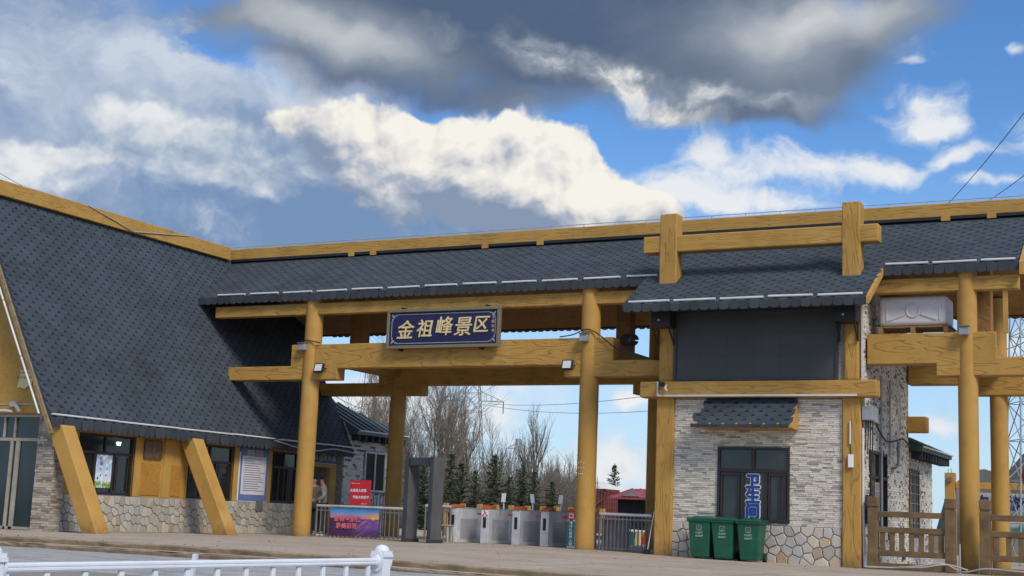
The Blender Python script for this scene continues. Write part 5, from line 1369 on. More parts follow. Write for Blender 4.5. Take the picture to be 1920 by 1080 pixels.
# ------------------------------------------------------------------ white traffic barrier in the foreground
BTOP = .535
p1 = EYE+ray(717, 1021)*9.62
p2 = onZ(-15, 1019.5, p1.z)
A = Vector((p1.x, p1.y, ROADZ)); B = Vector((p2.x, p2.y, ROADZ)); dirb = (B-A).normalized()
brr = thing('traffic_barrier', A, 'white steel traffic barrier with a domed post in the foreground', 'barrier')
nrmb = Vector((-dirb.y, dirb.x, 0))
def post(P):
    mb = MB(); ang = math.atan2(dirb.y, dirb.x); R_ = Matrix.Rotation(ang, 3, 'Z')
    b_ = MB(); b_.box(-.048, .048, -.048, .048, 0, p1.z-ROADZ-.085); b_.v = [R_ @ v+P for v in b_.v]; o = b_.build('post', M_WHITE, brr, bevel=.006)
    b_ = MB(); hh = p1.z-ROADZ
    b_.box(-.058, .058, -.058, .058, hh-.085, hh-.062); b_.box(-.053, .053, -.053, .053, hh-.062, hh-.042)
    for k in range(6):
        t0, t1 = k/6*math.pi/2, (k+1)/6*math.pi/2
        r0_, r1_ = .053*math.cos(t0), max(.004, .053*math.cos(t1)); z0_, z1_ = hh-.042+.042*math.sin(t0), hh-.042+.042*math.sin(t1)
        q0 = [(r0_*math.cos(a), r0_*math.sin(a), z0_) for a in [i*math.pi/8 for i in range(16)]]; q1 = [(r1_*math.cos(a), r1_*math.sin(a), z1_) for a in [i*math.pi/8 for i in range(16)]]
        b_.add(q0+q1, [(i, (i+1) % 16, 16+(i+1) % 16, 16+i) for i in range(16)]+([tuple(range(16, 32))] if k == 5 else []))
    b_.v = [R_ @ v+P for v in b_.v]; c_ = b_.build('cap', M_WHITE, o); smooth_angle(c_, 35)
    for sgn in (-1, 1):
        zr_ = p1.z-ROADZ-.114
        b_ = MB(); b_.tube([(sgn*.049, 0, zr_), (sgn*.060, 0, zr_)], .052, 20); b_.tube([(sgn*.060, 0, zr_), (sgn*.085, 0, zr_)], .030, 14)
        b_.v = [R_ @ Vector((v.x, v.y, v.z if abs(v.z-zr_) < .001 else zr_+(v.z-zr_)*1.35))+P for v in b_.v]; f = b_.build('flange', M_WHITE, o); smooth_angle(f, 35)
    return o
post(A); post(B)
zr_ = p1.z-ROADZ-.114
mb = MB(); n = 10
prof = [(-.018, .023), (.018, .023), (.023, .014), (.023, .004), (.018, 0), (.023, -.004), (.023, -.014), (.018, -.023), (-.018, -.023), (-.023, -.014), (-.023, .014)]
q0 = [A+dirb*.085+nrmb*a+Vector((0, 0, zr_+b)) for a, b in prof]; q1 = [B-dirb*.085+nrmb*a+Vector((0, 0, zr_+b)) for a, b in prof]
k = len(prof); mb.add(q0+q1, [(i, (i+1) % k, k+(i+1) % k, k+i) for i in range(k)]+[tuple(reversed(range(k))), tuple(range(k, 2*k))]); mb.build('rail', M_WHITE, brr)
Lb = (B-A).length; npk = 13
for i in range(npk):
    c_ = A+dirb*(Lb*(i+.62)/npk)
    mb = MB(); mb.bar(c_+Vector((0, 0, .12)), c_+Vector((0, 0, zr_-.024)), .034, .022, up=nrmb); mb.build('picket', M_WHITE, brr, bevel=.003, seg=1)
mb = MB(); mb.bar(A+dirb*.05+Vector((0, 0, .11)), B-dirb*.05+Vector((0, 0, .11)), .04, .05); mb.build('lower_rail', M_WHITE, brr)
# a second, broken barrier behind it
q = onZ(348, 1052, .30); q2 = EYE+(q-EYE)*1.0
lp = onZ(352, 1038, .42)
o = tag(MB().bar((lp.x-.02, lp.y+.0, ROADZ), (lp.x+.055, lp.y+.02, .42), .034, .03).build('leaning_picket', M_WHITE), 'loose white picket leaning behind the white barrier', 'picket')
lp = onZ(482, 1045, .36)
o = tag(MB().bar((lp.x, lp.y, ROADZ), (lp.x, lp.y, .36), .04, .03).build('stub_post', M_WHITE), 'short white stub post standing behind the white barrier', 'post')

# ------------------------------------------------------------------ people at the hall end door
def person(loc, yaw, lab, jacket, bend=0.0, arm='cross'):
    t = thing('person', loc, lab, 'person', local=True); t.rotation_euler = (0, 0, yaw)
    def skin(name, V, E_, R_, m__, sub=2, root=0):
        me = bpy.data.meshes.new(name); me.from_pydata(V, E_, []); me.materials.append(m__)
        ob = bpy.data.objects.new(name, me); COL.objects.link(ob); ob.parent = t
        md_ = ob.modifiers.new('skin', 'SKIN'); md_.use_smooth_shade = True
        for i, r in enumerate(R_):
            s_ = me.skin_vertices[0].data[i]; s_.radius = r if hasattr(r, '__len__') else (r, r); s_.use_root = (i == root)
        s2 = ob.modifiers.new('sub', 'SUBSURF'); s2.levels = sub; s2.render_levels = sub
        return ob
    # faces -Y
    V = [(0, 0, .95), (0, .0, 1.10), (0, -.01, 1.28), (0, 0, 1.43), (0, -.01, 1.50),          # pelvis .. neck
         (.17, 0, 1.41), (.235, .02, 1.15), (.16, -.18, 1.02), (-.17, 0, 1.41), (-.235, .02, 1.15), (-.15, -.17, 1.06),
         (.095, 0, .90), (.11, -.02, .50), (.12, .02, .10), (-.095, 0, .90), (-.12, -.03, .50), (-.13, .02, .10),
         (.125, -.12, .05), (-.135, -.12, .05), (0, -.03, 1.58), (0, -.035, 1.68)]
    E_ = [(0, 1), (1, 2), (2, 3), (3, 4), (3, 5), (5, 6), (6, 7), (3, 8), (8, 9), (9, 10), (0, 11), (11, 12), (12, 13), (0, 14), (14, 15), (15, 16), (13, 17), (16, 18), (4, 19), (19, 20)]
    R_ = [(.15, .11), (.15, .11), (.17, .12), (.10, .09), .055, .075, .058, .042, .075, .058, .042, .088, .062, .045, .088, .062, .045, .04, .04, (.075, .09), (.07, .085)]
    body = skin('body', V, E_, R_, M_SKIN)
    # clothes as closed shells a little larger than the body
    jk = [(0, 0, .88), (0, 0, 1.10), (0, -.01, 1.28), (0, 0, 1.42), (.175, 0, 1.41), (.245, .02, 1.15), (.17, -.17, 1.03), (-.175, 0, 1.41), (-.245, .02, 1.15), (-.155, -.16, 1.06)]
    skin('jacket', jk, [(0, 1), (1, 2), (2, 3), (3, 4), (4, 5), (5, 6), (3, 7), (7, 8), (8, 9)], [(.19, .145), (.185, .14), (.195, .15), (.12, .105), .095, .078, .058, .095, .078, .058], jacket)
    tr = [(0, 0, .93), (.1, 0, .88), (.115, -.02, .50), (.125, .02, .12), (-.1, 0, .88), (-.125, -.03, .50), (-.135, .02, .12)]
    skin('trousers', tr, [(0, 1), (1, 2), (2, 3), (0, 4), (4, 5), (5, 6)], [(.165, .125), .105, .082, .066, .105, .082, .066], M_TROUSER)
    for sx, n_ in ((.125, 0), (-.135, 1)):
        mb = MB(); mb.box(sx-.05, sx+.05, -.20, .08, 0, .085); mb.build('shoe', M_SHOE, t, bevel=.03, seg=3)
    # face: nose, eyes, ears; hair cap
    mb = MB(); mb.hexa([(-.014, -.115, 1.60), (.014, -.115, 1.60), (.014, -.09, 1.60), (-.014, -.09, 1.60)], [(-.006, -.115, 1.66), (.006, -.115, 1.66), (.006, -.09, 1.66), (-.006, -.09, 1.66)]); mb.build('nose', M_SKIN, body, bevel=.004)
    for sx in (-1, 1):
        mb = MB(); mb.tube([(sx*.032, -.118, 1.655), (sx*.032, -.106, 1.655)], .010, 8); mb.build('eye', M_HAIR, body)
        mb = MB(); mb.tube([(sx*.078, -.03, 1.60), (sx*.082, -.025, 1.66)], [.012, .018], 8); mb.build('ear', M_SKIN, body)
        # hand: palm and five fingers
        hx, hy, hz = (.16, -.19, 1.01) if sx == 1 else (-.15, -.18, 1.05)
        hv = [(hx, hy, hz), (hx-sx*.03, hy-.05, hz-.01)]; he = [(0, 1)]; hr = [.028, .03]
        for f in range(4):
            b0_ = len(hv); dx_ = (f-1.5)*.018
            hv += [(hx-sx*.05, hy-.085, hz-.01+dx_), (hx-sx*.075, hy-.10, hz-.015+dx_), (hx-sx*.09, hy-.09, hz-.02+dx_)]
            he += [(1, b0_), (b0_, b0_+1), (b0_+1, b0_+2)]; hr += [.010, .0085, .0075]
        b0_ = len(hv); hv += [(hx-sx*.005, hy-.07, hz+.03), (hx-sx*.015, hy-.10, hz+.04)]; he += [(0, b0_), (b0_, b0_+1)]; hr += [.011, .009]
        skin('hand', hv, he, hr, M_SKIN, 1)
    mb = MB(); mb.tube([(-.02, -.112, 1.585), (.02, -.112, 1.585)], .006, 6); mb.build('mouth', plain('lips', (.25, .09, .08), .5) if 'lips' not in MATS else MATS['lips'], body)
    hv = [(0, .0, 1.655), (0, -.02, 1.715), (0, .035, 1.64)]
    skin('hair', hv, [(0, 1), (0, 2)], [(.088, .095), (.072, .088), (.075, .075)], M_HAIR)
    return t
pA = onY(601, 1000, 34.3)
person((pA.x, 34.3, plat(pA.x)), rad(-52), 'man in an open grey jacket and black trousers standing at the hall end door', M_JACKET)
pB = onY(583, 1000, 34.0)
person((pB.x-.02, 34.0, plat(pB.x)), rad(60), 'second person in a dark olive jacket mostly hidden by the left front column', M_JACKET2)
# ------------------------------------------------------------------ trees
def bare_tree_meshes(seed, height, spread, trunks=1, twig=1.0, up=.55, levels=4, dens=1.0):
    rg = random.Random(seed); T = MB(); Cn = MB()
    def grow(p, d, l, r, lev):
        n = 4 if lev <= 1 else 3
        pts = [p]; dd = d.copy()
        for k in range(n):
            dd = (dd+Vector((rg.gauss(0, .09), rg.gauss(0, .09), up*.10))).normalized(); pts.append(pts[-1]+dd*l/n)
        rr = [max(.006, r*(1-.62*k/n)) for k in range(n+1)]
        (T if lev == 0 else Cn).tube(pts, rr, 7 if lev == 0 else (4 if lev < 3 else 3), cap=lev == 0)
        if lev >= levels: return
        nb = (rg.randint(9, 12) if lev == 0 else rg.randint(5, 8) if lev == 1 else rg.randint(4, 6)) if lev < 3 else rg.randint(3, 5)
        nb = max(2, round(nb*dens))
        for k in range(nb):
            t = rg.uniform(.28 if lev == 0 else .2, 1.0); i = min(n-1, int(t*n)); f = t*n-i
            q = pts[i].lerp(pts[i+1], f); base = (pts[i+1]-pts[i]).normalized()
            an = rg.uniform(0, 2*math.pi); tilt = rg.uniform(.35, .85)*spread
            s1 = base.orthogonal().normalized(); s2 = base.cross(s1)
            nd = (base*math.cos(tilt)+(s1*math.cos(an)+s2*math.sin(an))*math.sin(tilt)+Vector((0, 0, .12+up*.2))).normalized()
            grow(q, nd, l*rg.uniform(.42, .66)*(1.12-.4*t if lev == 0 else 1), max(.006, rr[i]*.58), lev+1)
    for k in range(trunks):
        a = rg.uniform(0, 6.28); d = Vector((math.cos(a)*.28*(trunks > 1), math.sin(a)*.28*(trunks > 1), 1)).normalized()
        grow(Vector((.25*math.cos(a)*(trunks > 1), .25*math.sin(a)*(trunks > 1), -.1)), d, height*rg.uniform(.62, .72), height*.0135/math.sqrt(trunks), 0)
    return T, Cn
def bare_tree(seed, height, spread, lab, trunks=1, **k):
    t = thing('bare_tree', (0, 0, 0), lab, 'tree', 'leafless trees beyond the gate', local=True)
    T, Cn = bare_tree_meshes(seed, height, spread, trunks, **k)
    T.build('trunk', M_BARK, t); Cn.build('crown', M_TWIG, t)
    return t
def conifer(seed, height, w, lab):
    t = thing('young_spruce', (0, 0, 0), lab, 'tree', 'young spruces behind the turnstiles', local=True)
    rg = random.Random(seed)
    T = MB(); T.tube([(0, 0, -.1), (rg.uniform(-.04, .04), 0, height*.6), (0, 0, height)], [height*.016, height*.01, .008], 6); T.build('trunk', M_BARK, t)
    C_ = MB(); nb = int(120*height/3)
    for k in range(nb):
        f = (k+rg.random())/nb; z = height*(.05+.93*f)
        l = w*((1-f)**.8)*rg.uniform(.45, 1.2)+.06; a = k*2.4+rg.uniform(-.5, .5)
        d = Vector((math.cos(a), math.sin(a), 0)); s_ = Vector((-d.y, d.x, 0)); rise = rg.uniform(-.1, .35)+f*.5
        n = max(3, int(l/.075))
        for q in range(n):
            u = (q+.4)/n; c_ = Vector((0, 0, z))+d*l*u+Vector((0, 0, l*(rise*u-.22*u*u)))
            for m_ in range(3):
                sg = rg.uniform(-1, 1); ww = (.05+.16*(1-u)*min(1, l*1.4))
                e = c_+s_*sg*ww*1.5+d*rg.uniform(.02, .12)+Vector((0, 0, rg.uniform(-.06, .07)))
                q_ = (e-c_).normalized().cross(Vector((rg.gauss(0, 1), rg.gauss(0, 1), rg.gauss(0, 1))))*.024
                C_.add([c_-q_, c_+q_, e], [(0, 1, 2)])
    for q in range(8):
        z = height*(.93+.01*q); C_.add([(-.02, 0, z), (.02, 0, z), (rg.uniform(-.07, .07), rg.uniform(-.05, .05), z+.10)], [(0, 1, 2)])
    C_.build('crown', M_NEEDLE, t)
    return t
def place(o, px_, Y, z=ROADZ, rz=0, s=1.0, lab=None):
    p = onY(px_, 960, Y); o.location = (p.x, Y, z); o.rotation_euler = (0, 0, rz); o.scale = (s, s, s)
    if lab: o['label'] = lab
    return o
big = place(bare_tree(41, 12.0, 1.05, 'largest leafless tree, wide and many stemmed, right of the left rear column', trunks=4, levels=4, dens=.9), 822, 74, s=.95)
slim0 = bare_tree(52, 11.5, .62, 'tall slender leafless tree right of the middle of the gate opening', up=.9, levels=3, dens=1.15)
slim1 = bare_tree(53, 10.0, .75, 'slender leafless tree', up=.8, levels=3, dens=1.2)
mid0 = bare_tree(61, 9.0, .9, 'spreading leafless tree', trunks=2, levels=4, dens=.72)
mid1 = bare_tree(63, 8.0, .95, 'spreading leafless tree', trunks=3, levels=3, dens=1.2)
place(slim0, 1000, 82, s=.74)
place(slim1, 930, 84, s=.66, lab='slender leafless tree above the second face reader')
place(mid0, 775, 78, s=1.12, lab='dense leafless tree just right of the left rear column')
place(mid1, 1040, 86, s=.6, lab='spreading leafless tree left of the middle column')
rg = random.Random(77)
LB = 'thin leafless tree merging into the brown mass of trunks beyond the gate'
for k, (px_, Y, s_) in enumerate([(650, 88, .95), (668, 95, 1.05), (700, 84, 1.1), (715, 92, 1.15), (735, 80, .95), (752, 98, 1.05), (842, 80, 1.0), (865, 90, .95), (885, 84, .88), (905, 96, .75), (948, 92, .74), (968, 90, .82), (985, 98, .7), (1018, 90, .74), (1030, 99, .82), (1052, 95, .78), (1066, 88, .72), (1075, 100, .70), (1088, 92, .72), (1128, 110, .62), (795, 92, 1.0), (830, 100, .9), (915, 78, .5), (942, 76, .46), (1010, 79, .48), (1062, 78, .5), (880, 76, .5)]):
    src = (slim0, slim1, mid0, mid1)[rg.randrange(4)]
    place(copy_tree(src), px_, Y, rz=rg.uniform(0, 6.28), s=s_*(.92 if px_ < 900 else .66)*rg.uniform(.9, 1.05), lab=LB)
con0 = conifer(5, 3.7, 1.25, 'tallest young spruce'); con1 = conifer(6, 3.0, 1.15, 'young spruce'); con2 = conifer(7, 3.3, .95, 'young spruce')
for k, (src, px_, Y, s_, lab) in enumerate([(con0, 924, 58, 1.03, 'tallest young spruce, behind the second turnstile'), (con1, 790, 57, 1.15, 'broad young spruce seen through the metal detector arch'), (con2, 842, 57, 1.15, 'young spruce just right of the metal detector arch'), (con1, 862, 59, 1.15, 'young spruce behind the first turnstile'), (con2, 888, 58, .92, 'small young spruce left of the tallest one'),
        (con1, 953, 58, .95, 'young spruce just right of the tallest one'), (con0, 978, 60, .95, 'narrow young spruce behind the tilted face reader'), (con2, 1000, 59, .95, 'young spruce right of the tilted face reader'), (con1, 1034, 60, .9, 'young spruce left of the middle column'), (con2, 818, 60, 1.0, 'young spruce half hidden by the right panel of the metal detector'), (con2, 1150, 112, 1.75, 'dark spruce standing behind the red container')]):
    used = src.get('used', 0); o = src if not used else copy_tree(src); src['used'] = 1
    place(o, px_, Y, rz=k*1.3, s=s_, lab=lab)
for o in list(bpy.data.objects):
    if 'used' in o.keys(): del o['used']
# thicket between the trunks: bare shrubs and saplings read as one mass
rg = random.Random(90); mb = MB()
for k in range(2300):
    px_ = rg.uniform(640, 1110); Y = rg.uniform(66, 96); p = onY(px_, 960, Y); h_ = rg.uniform(1.4, 3.9)*(1 if rg.random() < .8 else 1.35)
    b0_ = Vector((p.x, Y, ROADZ)); d = Vector((rg.gauss(0, .12), rg.gauss(0, .12), 1)).normalized()
    top = b0_+d*h_; mb.tube([b0_, b0_.lerp(top, .5)+Vector((rg.gauss(0, .08), 0, 0)), top], [.028, .02, .008], 3, cap=False)
    for q in range(7):
        f = rg.uniform(.25, .95); s_ = b0_.lerp(top, f); e = s_+Vector((rg.gauss(0, .42), rg.gauss(0, .42), rg.uniform(.35, .95)))*(1.15-f*.5)
        mb.tube([s_, e], [.013, .006], 3, cap=False)
o = tag(mb.build('thicket', M_TWIG), None, None, kind='stuff')
# yard fence with ochre capped posts behind the turnstiles
yf = thing('yard_fence', onY(970, 960, 46), 'low pale rail fence with ochre capped posts behind the turnstiles', 'fence')
xs = [onY(px_, 945, 46).x for px_ in (837, 868, 900, 931, 959, 990, 1018, 1044, 1071, 1100, 1130)]
for x in xs:
    mb = MB(); mb.box(x-.07, x+.07, 45.93, 46.07, -.05, .98); mb.box(x-.10, x+.10, 45.9, 46.1, .98, 1.03); mb.box(x-.08, x+.08, 45.92, 46.08, 1.03, 1.16); mb.build('post', OC, yf)
mb = MB(); mb.box(xs[0], xs[-1], 45.96, 46.04, .78, .86); mb.build('rail', M_STEEL_D, yf); mb = MB(); mb.box(xs[0], xs[-1], 45.96, 46.04, .30, .36); mb.build('rail', M_STEEL_D, yf)

# ------------------------------------------------------------------ pylons and lines
def pylon(loc, H, wb, wt, arms, yaw, lab, nseg=12, r=.05, wtop=None):
    t = thing('lattice_pylon', loc, lab, 'pylon', 'lattice power pylons', local=True); t.rotation_euler = (0, 0, yaw)
    def w(z): return wb+(wt-wb)*z/H
    mb = MB()
    for sx in (-1, 1):
        for sy in (-1, 1): mb.tube([(sx*wb/2, sy*wb/2, 0), (sx*wt/2, sy*wt/2, H)], [r, r*.8], 4)
    mb.build('legs', M_STEELTOWER, t)
    mb = MB(); zs = [0.0]; 
    while zs[-1] < H-.01: zs.append(min(H, zs[-1]+max(w(zs[-1])*1.0, H/40)))
    for a, b in zip(zs, zs[1:]):
        for (ax, ay), (bx_, by_) in (((-1, -1), (1, -1)), ((1, -1), (1, 1)), ((1, 1), (-1, 1)), ((-1, 1), (-1, -1))):
            wa, wb_ = w(a)/2, w(b)/2
            mb.tube([(ax*wa, ay*wa, a), (bx_*wb_, by_*wb_, b)], r*.55, 3, cap=False); mb.tube([(bx_*wa, by_*wa, a), (ax*wb_, ay*wb_, b)], r*.55, 3, cap=False)
            mb.tube([(ax*wb_, ay*wb_, b), (bx_*wb_, by_*wb_, b)], r*.5, 3, cap=False)
    mb.build('bracing', M_STEELTOWER, t)
    for z, L, rise in arms:
        wz = w(z)/2
        for sg in (-1, 1):
            mb = MB(); tip = (sg*L, 0, z)
            for sy in (-1, 1):
                mb.tube([(sg*wz, sy*wz, z), tip], r*.7, 4); mb.tube([(sg*wz*.9, sy*wz*.9, z+rise), tip], r*.6, 4)
                n_ = 3
                for q in range(1, n_+1):
                    f = q/(n_+1); a = Vector((sg*wz, sy*wz, z)).lerp(Vector(tip), f); b = Vector((sg*wz*.9, sy*wz*.9, z+rise)).lerp(Vector(tip), f); mb.tube([a, b], r*.4, 3, cap=False)
            mb.build('cross_arm', M_STEELTOWER, t)
            mb = MB(); mb.tube([tip, (sg*L, 0, z-1.5)], r*.9, 5); mb.build('insulator', M_GLASS, t)
    return t
p = onY(875, 960, 150); pylon((p.x, 150, ROADZ), 22, 4.2, 1.1, [(14.9, 4.0, 1.3), (19.5, 3.0, 1.1)], rad(20), 'lattice pylon rising above the large leafless tree', r=.07)
p = onY(690, 960, 120); pylon((p.x, 120, ROADZ), 17, 2.8, 1.3, [(11.0, 3.9, 1.2)], rad(-15), 'lattice pylon left of the left rear column', r=.06)
p = onY(967, 960, 260); pylon((p.x, 260, ROADZ), 17, 4.4, .9, [(12, 3.4, 1.2), (15, 2.6, 1)], rad(10), 'small far lattice pylon between the slender trees', r=.08)
p = onY(1916, 960, 44); pylon((p.x+.35, 44, ROADZ), 8.6, 1.35, .85, [], rad(27), 'tall lattice mast at the right edge of the scene', r=.032)
def wire(a, b, sag, r, lab):
    a, b = Vector(a), Vector(b)
    pts = [a.lerp(b, k/24)-Vector((0, 0, sag*4*(k/24)*(1-k/24))) for k in range(25)]
    tag(MB().tube(pts, r, 4, cap=False).build('power_line', M_CABLEG if r > .03 else M_CABLE), lab, 'power line')
wire(onY(915, 757, 150), onY(1500, 690, 90), 1.0, .035, 'upper of two power lines seen through the gate opening'); wire(onY(905, 758, 150), onY(1500, 735, 95), 1.3, .035, 'lower of two power lines seen through the gate opening')
wire(onY(690, 770, 120), onY(560, 690, 90), .5, .03, 'power line from the left pylon towards the hall')
wire(onY(1770, 390, 60), onY(2010, 90, 40), .2, .014, 'thin wire crossing the blue sky above the right roof end'); wire(onY(1855, 375, 60), onY(2050, 215, 40), .15, .014, 'lower thin wire above the right roof end')
wire(onY(-80, 270, 40), onY(70, 362, 60), .15, .014, 'thin wire rising left of the hall ridge')
wire(onY(1700, 700, 60), onY(1990, 610, 44), .3, .016, 'thin wire between the right columns')

# ------------------------------------------------------------------ yard behind the gate
CY0 = 80
ct = thing('shipping_container', onY(1140, 960, CY0), 'red corrugated container standing behind the right railing', 'container')
x1 = onY(1133, 960, CY0).x; x0 = x1-1.9
d_ = ray(1161, 960); CY1 = x1/(d_.x/d_.y)
zt = onY(1133, 916.5, CY0).z; z0 = ROADZ
mb = MB(); mb.box(x0+.05, x1-.05, CY0+.05, CY1-.05, z0+.02, zt-.02); mb.build('body', M_CONTAINER, ct)
mb = MB()
for (xa, xb, ya, yb, za, zb) in ((x0, x1, CY0, CY0+.1, zt-.12, zt), (x0, x1, CY0, CY0+.1, z0, z0+.15), (x0, x0+.1, CY0, CY0+.1, z0, zt), (x1-.1, x1, CY0, CY0+.1, z0, zt), (x1-.1, x1, CY0+.1, CY1, zt-.12, zt), (x1-.1, x1, CY0+.1, CY1, z0, z0+.15), (x1-.1, x1, CY1-.1, CY1, z0+.15, zt-.12)): mb.box(xa, xb, ya, yb, za, zb)
mb.build('frame', M_CONTAINER, ct)
for k in range(9):
    mb = MB(); x = x0+.2+k*(x1-x0-.4)/8; mb.box(x-.06, x+.06, CY0-.01, CY0+.06, z0+.15, zt-.12); mb.build('rib', M_CONTAINER, ct)
k = CY0+.25
while k < CY1-.2:
    mb = MB(); mb.box(x1-.06, x1+.012, k, k+.13, z0+.15, zt-.12); mb.build('rib', M_CONTAINER, ct); k += .28
for k in range(5):
    mb = MB(); z = z0+.4+k*.42; mb.box(x1+.013, x1+.03, CY0+.15, CY1-.15, z, z+.03); mb.build('lashing_bar', M_REDROOF, ct)
tn = thing('white_canopy', onY(1125, 960, 102), 'white canvas canopy roof behind the red container', 'canopy')
x0, x1 = onY(1098, 915, 102).x, onY(1164, 915, 102).x; ze_, zp = onY(1130, 921, 102).z, onY(1125, 903, 102).z+.05
mb = MB(); xm = (x0+x1)/2-.3
mb.add([(x0, 100.0, ze_), (x1, 100.0, ze_), (x1, 105, ze_), (x0, 105, ze_), (xm, 102.5, zp)], [(0, 1, 4), (1, 2, 4), (2, 3, 4), (3, 0, 4)]); mb.box(x0, x1, 100.0, 105, ze_-.2, ze_-.002); mb.build('canvas', M_TENT, tn)
for x in (x0+.05, x1-.05):
    for y in (100.1, 104.9):
        mb = MB(); mb.tube([(x, y, ROADZ), (x, y, ze_-.2)], .04, 6); mb.build('pole', M_STEEL_D, tn)
rh = thing('red_roof_shed', onY(1195, 960, 64), 'dark shed with a red tin roof and small gable beyond the right railing', 'shed')
x0, x1 = onY(1158, 950, 64).x, onY(1262, 950, 64).x; ze_, zr2 = onY(1190, 934, 64).z, onY(1190, 914, 64).z
mb = MB(); mb.box(x0, x1, 64, 69, ROADZ, ze_); mb.build('wall', M_NET, rh)
mb = MB(); mb.hexa([(x0-.3, 63.4, ze_-.08), (x1, 63.4, ze_-.08), (x1, 69.4, ze_-.08), (x0-.3, 69.4, ze_-.08)], [(x0-.3, 63.4, ze_), (x1, 63.4, ze_), (x1, 66.5, zr2), (x0-.3, 66.5, zr2)]); rf = mb.build('roof', M_REDROOF, rh)
k = x0-.2
while k < x1:
    mb = MB(); mb.bar((k, 63.4, ze_+.02), (k, 66.4, zr2), .05, .05); mb.build('seam', M_REDROOF, rf); k += .45
gx = onY(1186, 925, 63.8).x; mb = MB(); mb.prism([(gx-.5, 63.5, ze_+.05), (gx+.5, 63.5, ze_+.05), (gx, 63.5, ze_+.36)], (0, 2.2, 0)); mb.build('gable', M_REDROOF, rf)
mb = MB(); mb.prism([(gx-.38, 63.47, ze_+.08), (gx+.38, 63.47, ze_+.08), (gx, 63.47, ze_+.31)], (0, .03, 0)); mb.build('gable_vent', M_STUCCO, rf)
# toys and planters in the yard
yard = [(1163, 1002, M_RED, 'red painted planter seen through the right railing'), (1178, 1003, M_TEAL, 'teal painted planter seen through the right railing'), (1192, 1003, M_YPAPER, 'yellow painted planter seen through the right railing'), (1206, 1003, M_RED, 'second red planter near the toilet block'), (1170, 975, M_CONTAINER, 'rust red drum behind the planters'), (1185, 975, M_TEAL, 'teal drum behind the planters')]
for k, (px_, py_, mt, lab) in enumerate(yard):
    Y = 41+k*.8; q = onY(px_, py_, Y)
    t = thing('planter', (q.x, Y, plat(q.x)), lab, 'planter')
    mb = MB(); mb.tube([(q.x, Y, plat(q.x)), (q.x, Y, .42)], [.19, .25], 12); mb.build('tub', mt, t); mb = MB(); mb.tube([(q.x, Y, .42), (q.x, Y, .47)], .27, 12); mb.build('rim', M_VWHITE, t)
q = onY(1190, 1005, 45); o = thing('yard_wall', (q.x, 45, -.08), 'low white and blue painted kerb wall in the yard', 'wall')
mb = MB(); mb.box(q.x-2.2, q.x+2.5, 45, 45.25, -.1, .28); mb.build('white_wall', M_VWHITE, o); mb = MB(); mb.box(q.x-2.2, q.x+2.5, 44.96, 45.0, .10, .22); mb.build('blue_band', M_INKBLUE, o)

# second gateway and its long banner beyond the right fence
gw = thing('rear_gateway', onY(1850, 960, 56), 'ochre post and rail frame beyond the right fence', 'frame')
Yg = 56
xa, xb = onY(1771, 900, Yg).x, onY(1790, 900, Yg).x; zt = onY(1780, 886, Yg).z; zr0, zr1 = onY(1850, 918, Yg).z, onY(1850, 905, Yg).z
mb = MB(); mb.box(xa, xb, Yg, Yg+.4, ROADZ, zt); mb.build('post', OC, gw, bevel=.02)
mb = MB(); mb.box(xb+.01, xb+7.5, Yg+.05, Yg+.35, zr0, zr1); mb.build('rail', OC, gw, bevel=.02)
mb = MB(); mb.box(xb+7.5, xb+7.95, Yg, Yg+.4, ROADZ, zt); mb.build('post', OC, gw, bevel=.02)
mb = MB(); mb.box((xa+xb)/2-.08, (xa+xb)/2+.08, Yg-.12, Yg, zt-.35, zt-.2); mb.tube([((xa+xb)/2-.06, Yg+.1, zt), ((xa+xb)/2-.06, Yg+.1, zt+.14), ((xa+xb)/2+.06, Yg+.1, zt+.14), ((xa+xb)/2+.06, Yg+.1, zt)], .012, 5); mb.build('lamp_bracket', M_STEEL_D, gw)
bb = thing('scenic_banner', onY(1880, 960, Yg+.6), 'long pale banner with blue lettering and landscape print beyond the right columns', 'banner')
zb0, zb1 = onY(1880, 1000, Yg+.6).z, onY(1880, 925, Yg+.6).z
m_, h, b = mat('landscape_print'); x, y, z = h.sep(pos(h))
v = h.m('ADD', h.lin(z, zb0, zb1), h.m('MULTIPLY', h.m('SUBTRACT', h.noise(pos(h), .8, 5, .6), .5), .55))
c = h.ramp(v, [(.1, (.05, .16, .20)), (.25, (.55, .62, .66)), (.38, (.06, .14, .10)), (.52, (.30, .36, .30)), (.62, (.60, .66, .72)), (1, (.66, .68, .74))])
h.put(b.inputs['Base Color'], c); b.inputs['Roughness'].default_value = .6
bxa = xb+.45
mb = MB(); mb.box(bxa, bxa+7, Yg+.6, Yg+.63, zb0, zb1); mb.build('print', m_, bb)
text('lettering', '欢迎游览 金祖峰景区', .62, (bxa+3.2, Yg+.58, zb1-.42), M_INKBLUE, bb, extrude=.004, offset=.01, spacing=1.15)
mb = MB(); mb.box(bxa-1.0, bxa-.1, Yg+1.2, Yg+1.5, ROADZ, zr0+.2); mb.build('grey_end_wall', M_STUCCO, bb)
ln = thing('red_lantern', onX(1925, 890, -2.9), 'red lantern hanging at the right edge of the scene', 'lantern')
q = onY(1933, 893, 40); CUR = Vector(q); ln.location = q
prof = [(.05, .36), (.20, .32), (.34, .2), (.40, 0), (.34, -.2), (.20, -.32), (.05, -.36)]
mb = MB(); mb.tube([(q.x, q.y, q.z+z*1.0) for r_, z in prof], [r_*.62 for r_, z in prof], 16); o = mb.build('shade', M_LANTERN, ln); smooth_angle(o, 60)
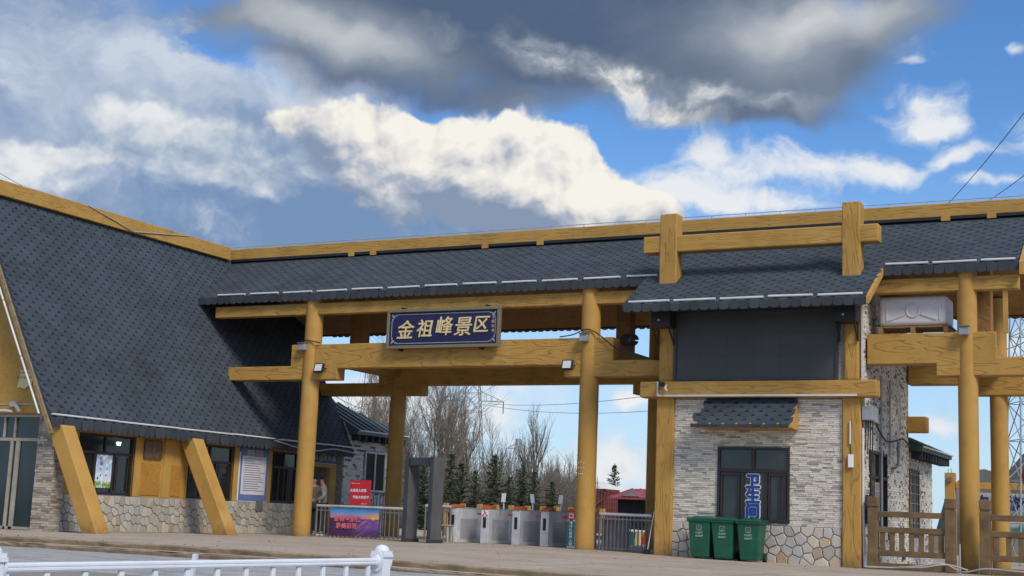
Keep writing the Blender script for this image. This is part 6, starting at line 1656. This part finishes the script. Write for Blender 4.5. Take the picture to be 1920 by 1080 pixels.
mb = MB(); mb.tube([(q.x, q.y, q.z-.5), (q.x, q.y, q.z-.36)], [.10, .12], 10); mb.build('tassel', M_GOLD, ln); mb = MB(); mb.tube([(q.x, q.y, q.z+.36), (q.x, q.y, q.z+1.9)], .01, 5); mb.build('cord', M_CABLE, ln)

# ------------------------------------------------------------------ far ground and hills
def hill(name, D, az0, az1, hfun, depth=500, seed=1):
    rg = random.Random(seed); n = 90; b_ = MB(); L = [[], [], [], []]
    ph = [rg.uniform(0, 6.28) for _ in range(8)]
    for i in range(n+1):
        t = i/n; a = rad(az0+(az1-az0)*t)
        hgt = hfun(t)*(1+.10*math.sin(t*31+ph[0])+.07*math.sin(t*67+ph[1])+.05*math.sin(t*140+ph[2])+rg.uniform(-.03, .03))
        e = math.sin(math.pi*min(1, max(0, t)))**.35
        for k, (dd, hh) in enumerate(((D, -2), (D+depth*.35, hgt*.62), (D+depth*.6, hgt), (D+depth*1.3, -2))):
            L[k].append((math.sin(a)*dd, math.cos(a)*dd, ROADZ+max(-2, hh*e)))
    for l in L: b_.v += [Vector(q) for q in l]
    for k in range(3):
        for i in range(n): b_.f.append((k*(n+1)+i, k*(n+1)+i+1, (k+1)*(n+1)+i+1, (k+1)*(n+1)+i)); b_.mi.append(0); b_.r.append(0.)
    ob = b_.build(name, M_HILL, smooth=True); tag(ob, None, None, kind='structure'); return ob
hill('hill', 520, -10.3, 32, lambda t: 92*(.55+.6*math.sin(t*2.4+.25)), 420, 4)
hill('hill', 900, -70, -20, lambda t: 22, 500, 9)

# fallen leaves and grit blown against the steps and walls
rg = random.Random(123); mb = MB()
for k in range(420):
    x = rg.uniform(-26, -3); y = rg.choice([rg.uniform(19.9, 31), rg.gauss(31.7, .25), rg.gauss(20.1, .2)]); 
    if y < 19.86: continue
    z = plat(x)+.006; s_ = rg.uniform(.012, .04); a = rg.uniform(0, 6.28)
    u = Vector((math.cos(a), math.sin(a), rg.uniform(-.1, .3)))*s_; v = Vector((-math.sin(a), math.cos(a), rg.uniform(-.1, .3)))*s_*.6
    c_ = Vector((x, y, z+.005)); mb.add([c_-u, c_+v, c_+u, c_-v], [(0, 1, 2, 3)])
tag(mb.build('fallen_leaves', plain('dry_leaf', (.16, .10, .05), .8, .35, 9)), None, None, kind='stuff')
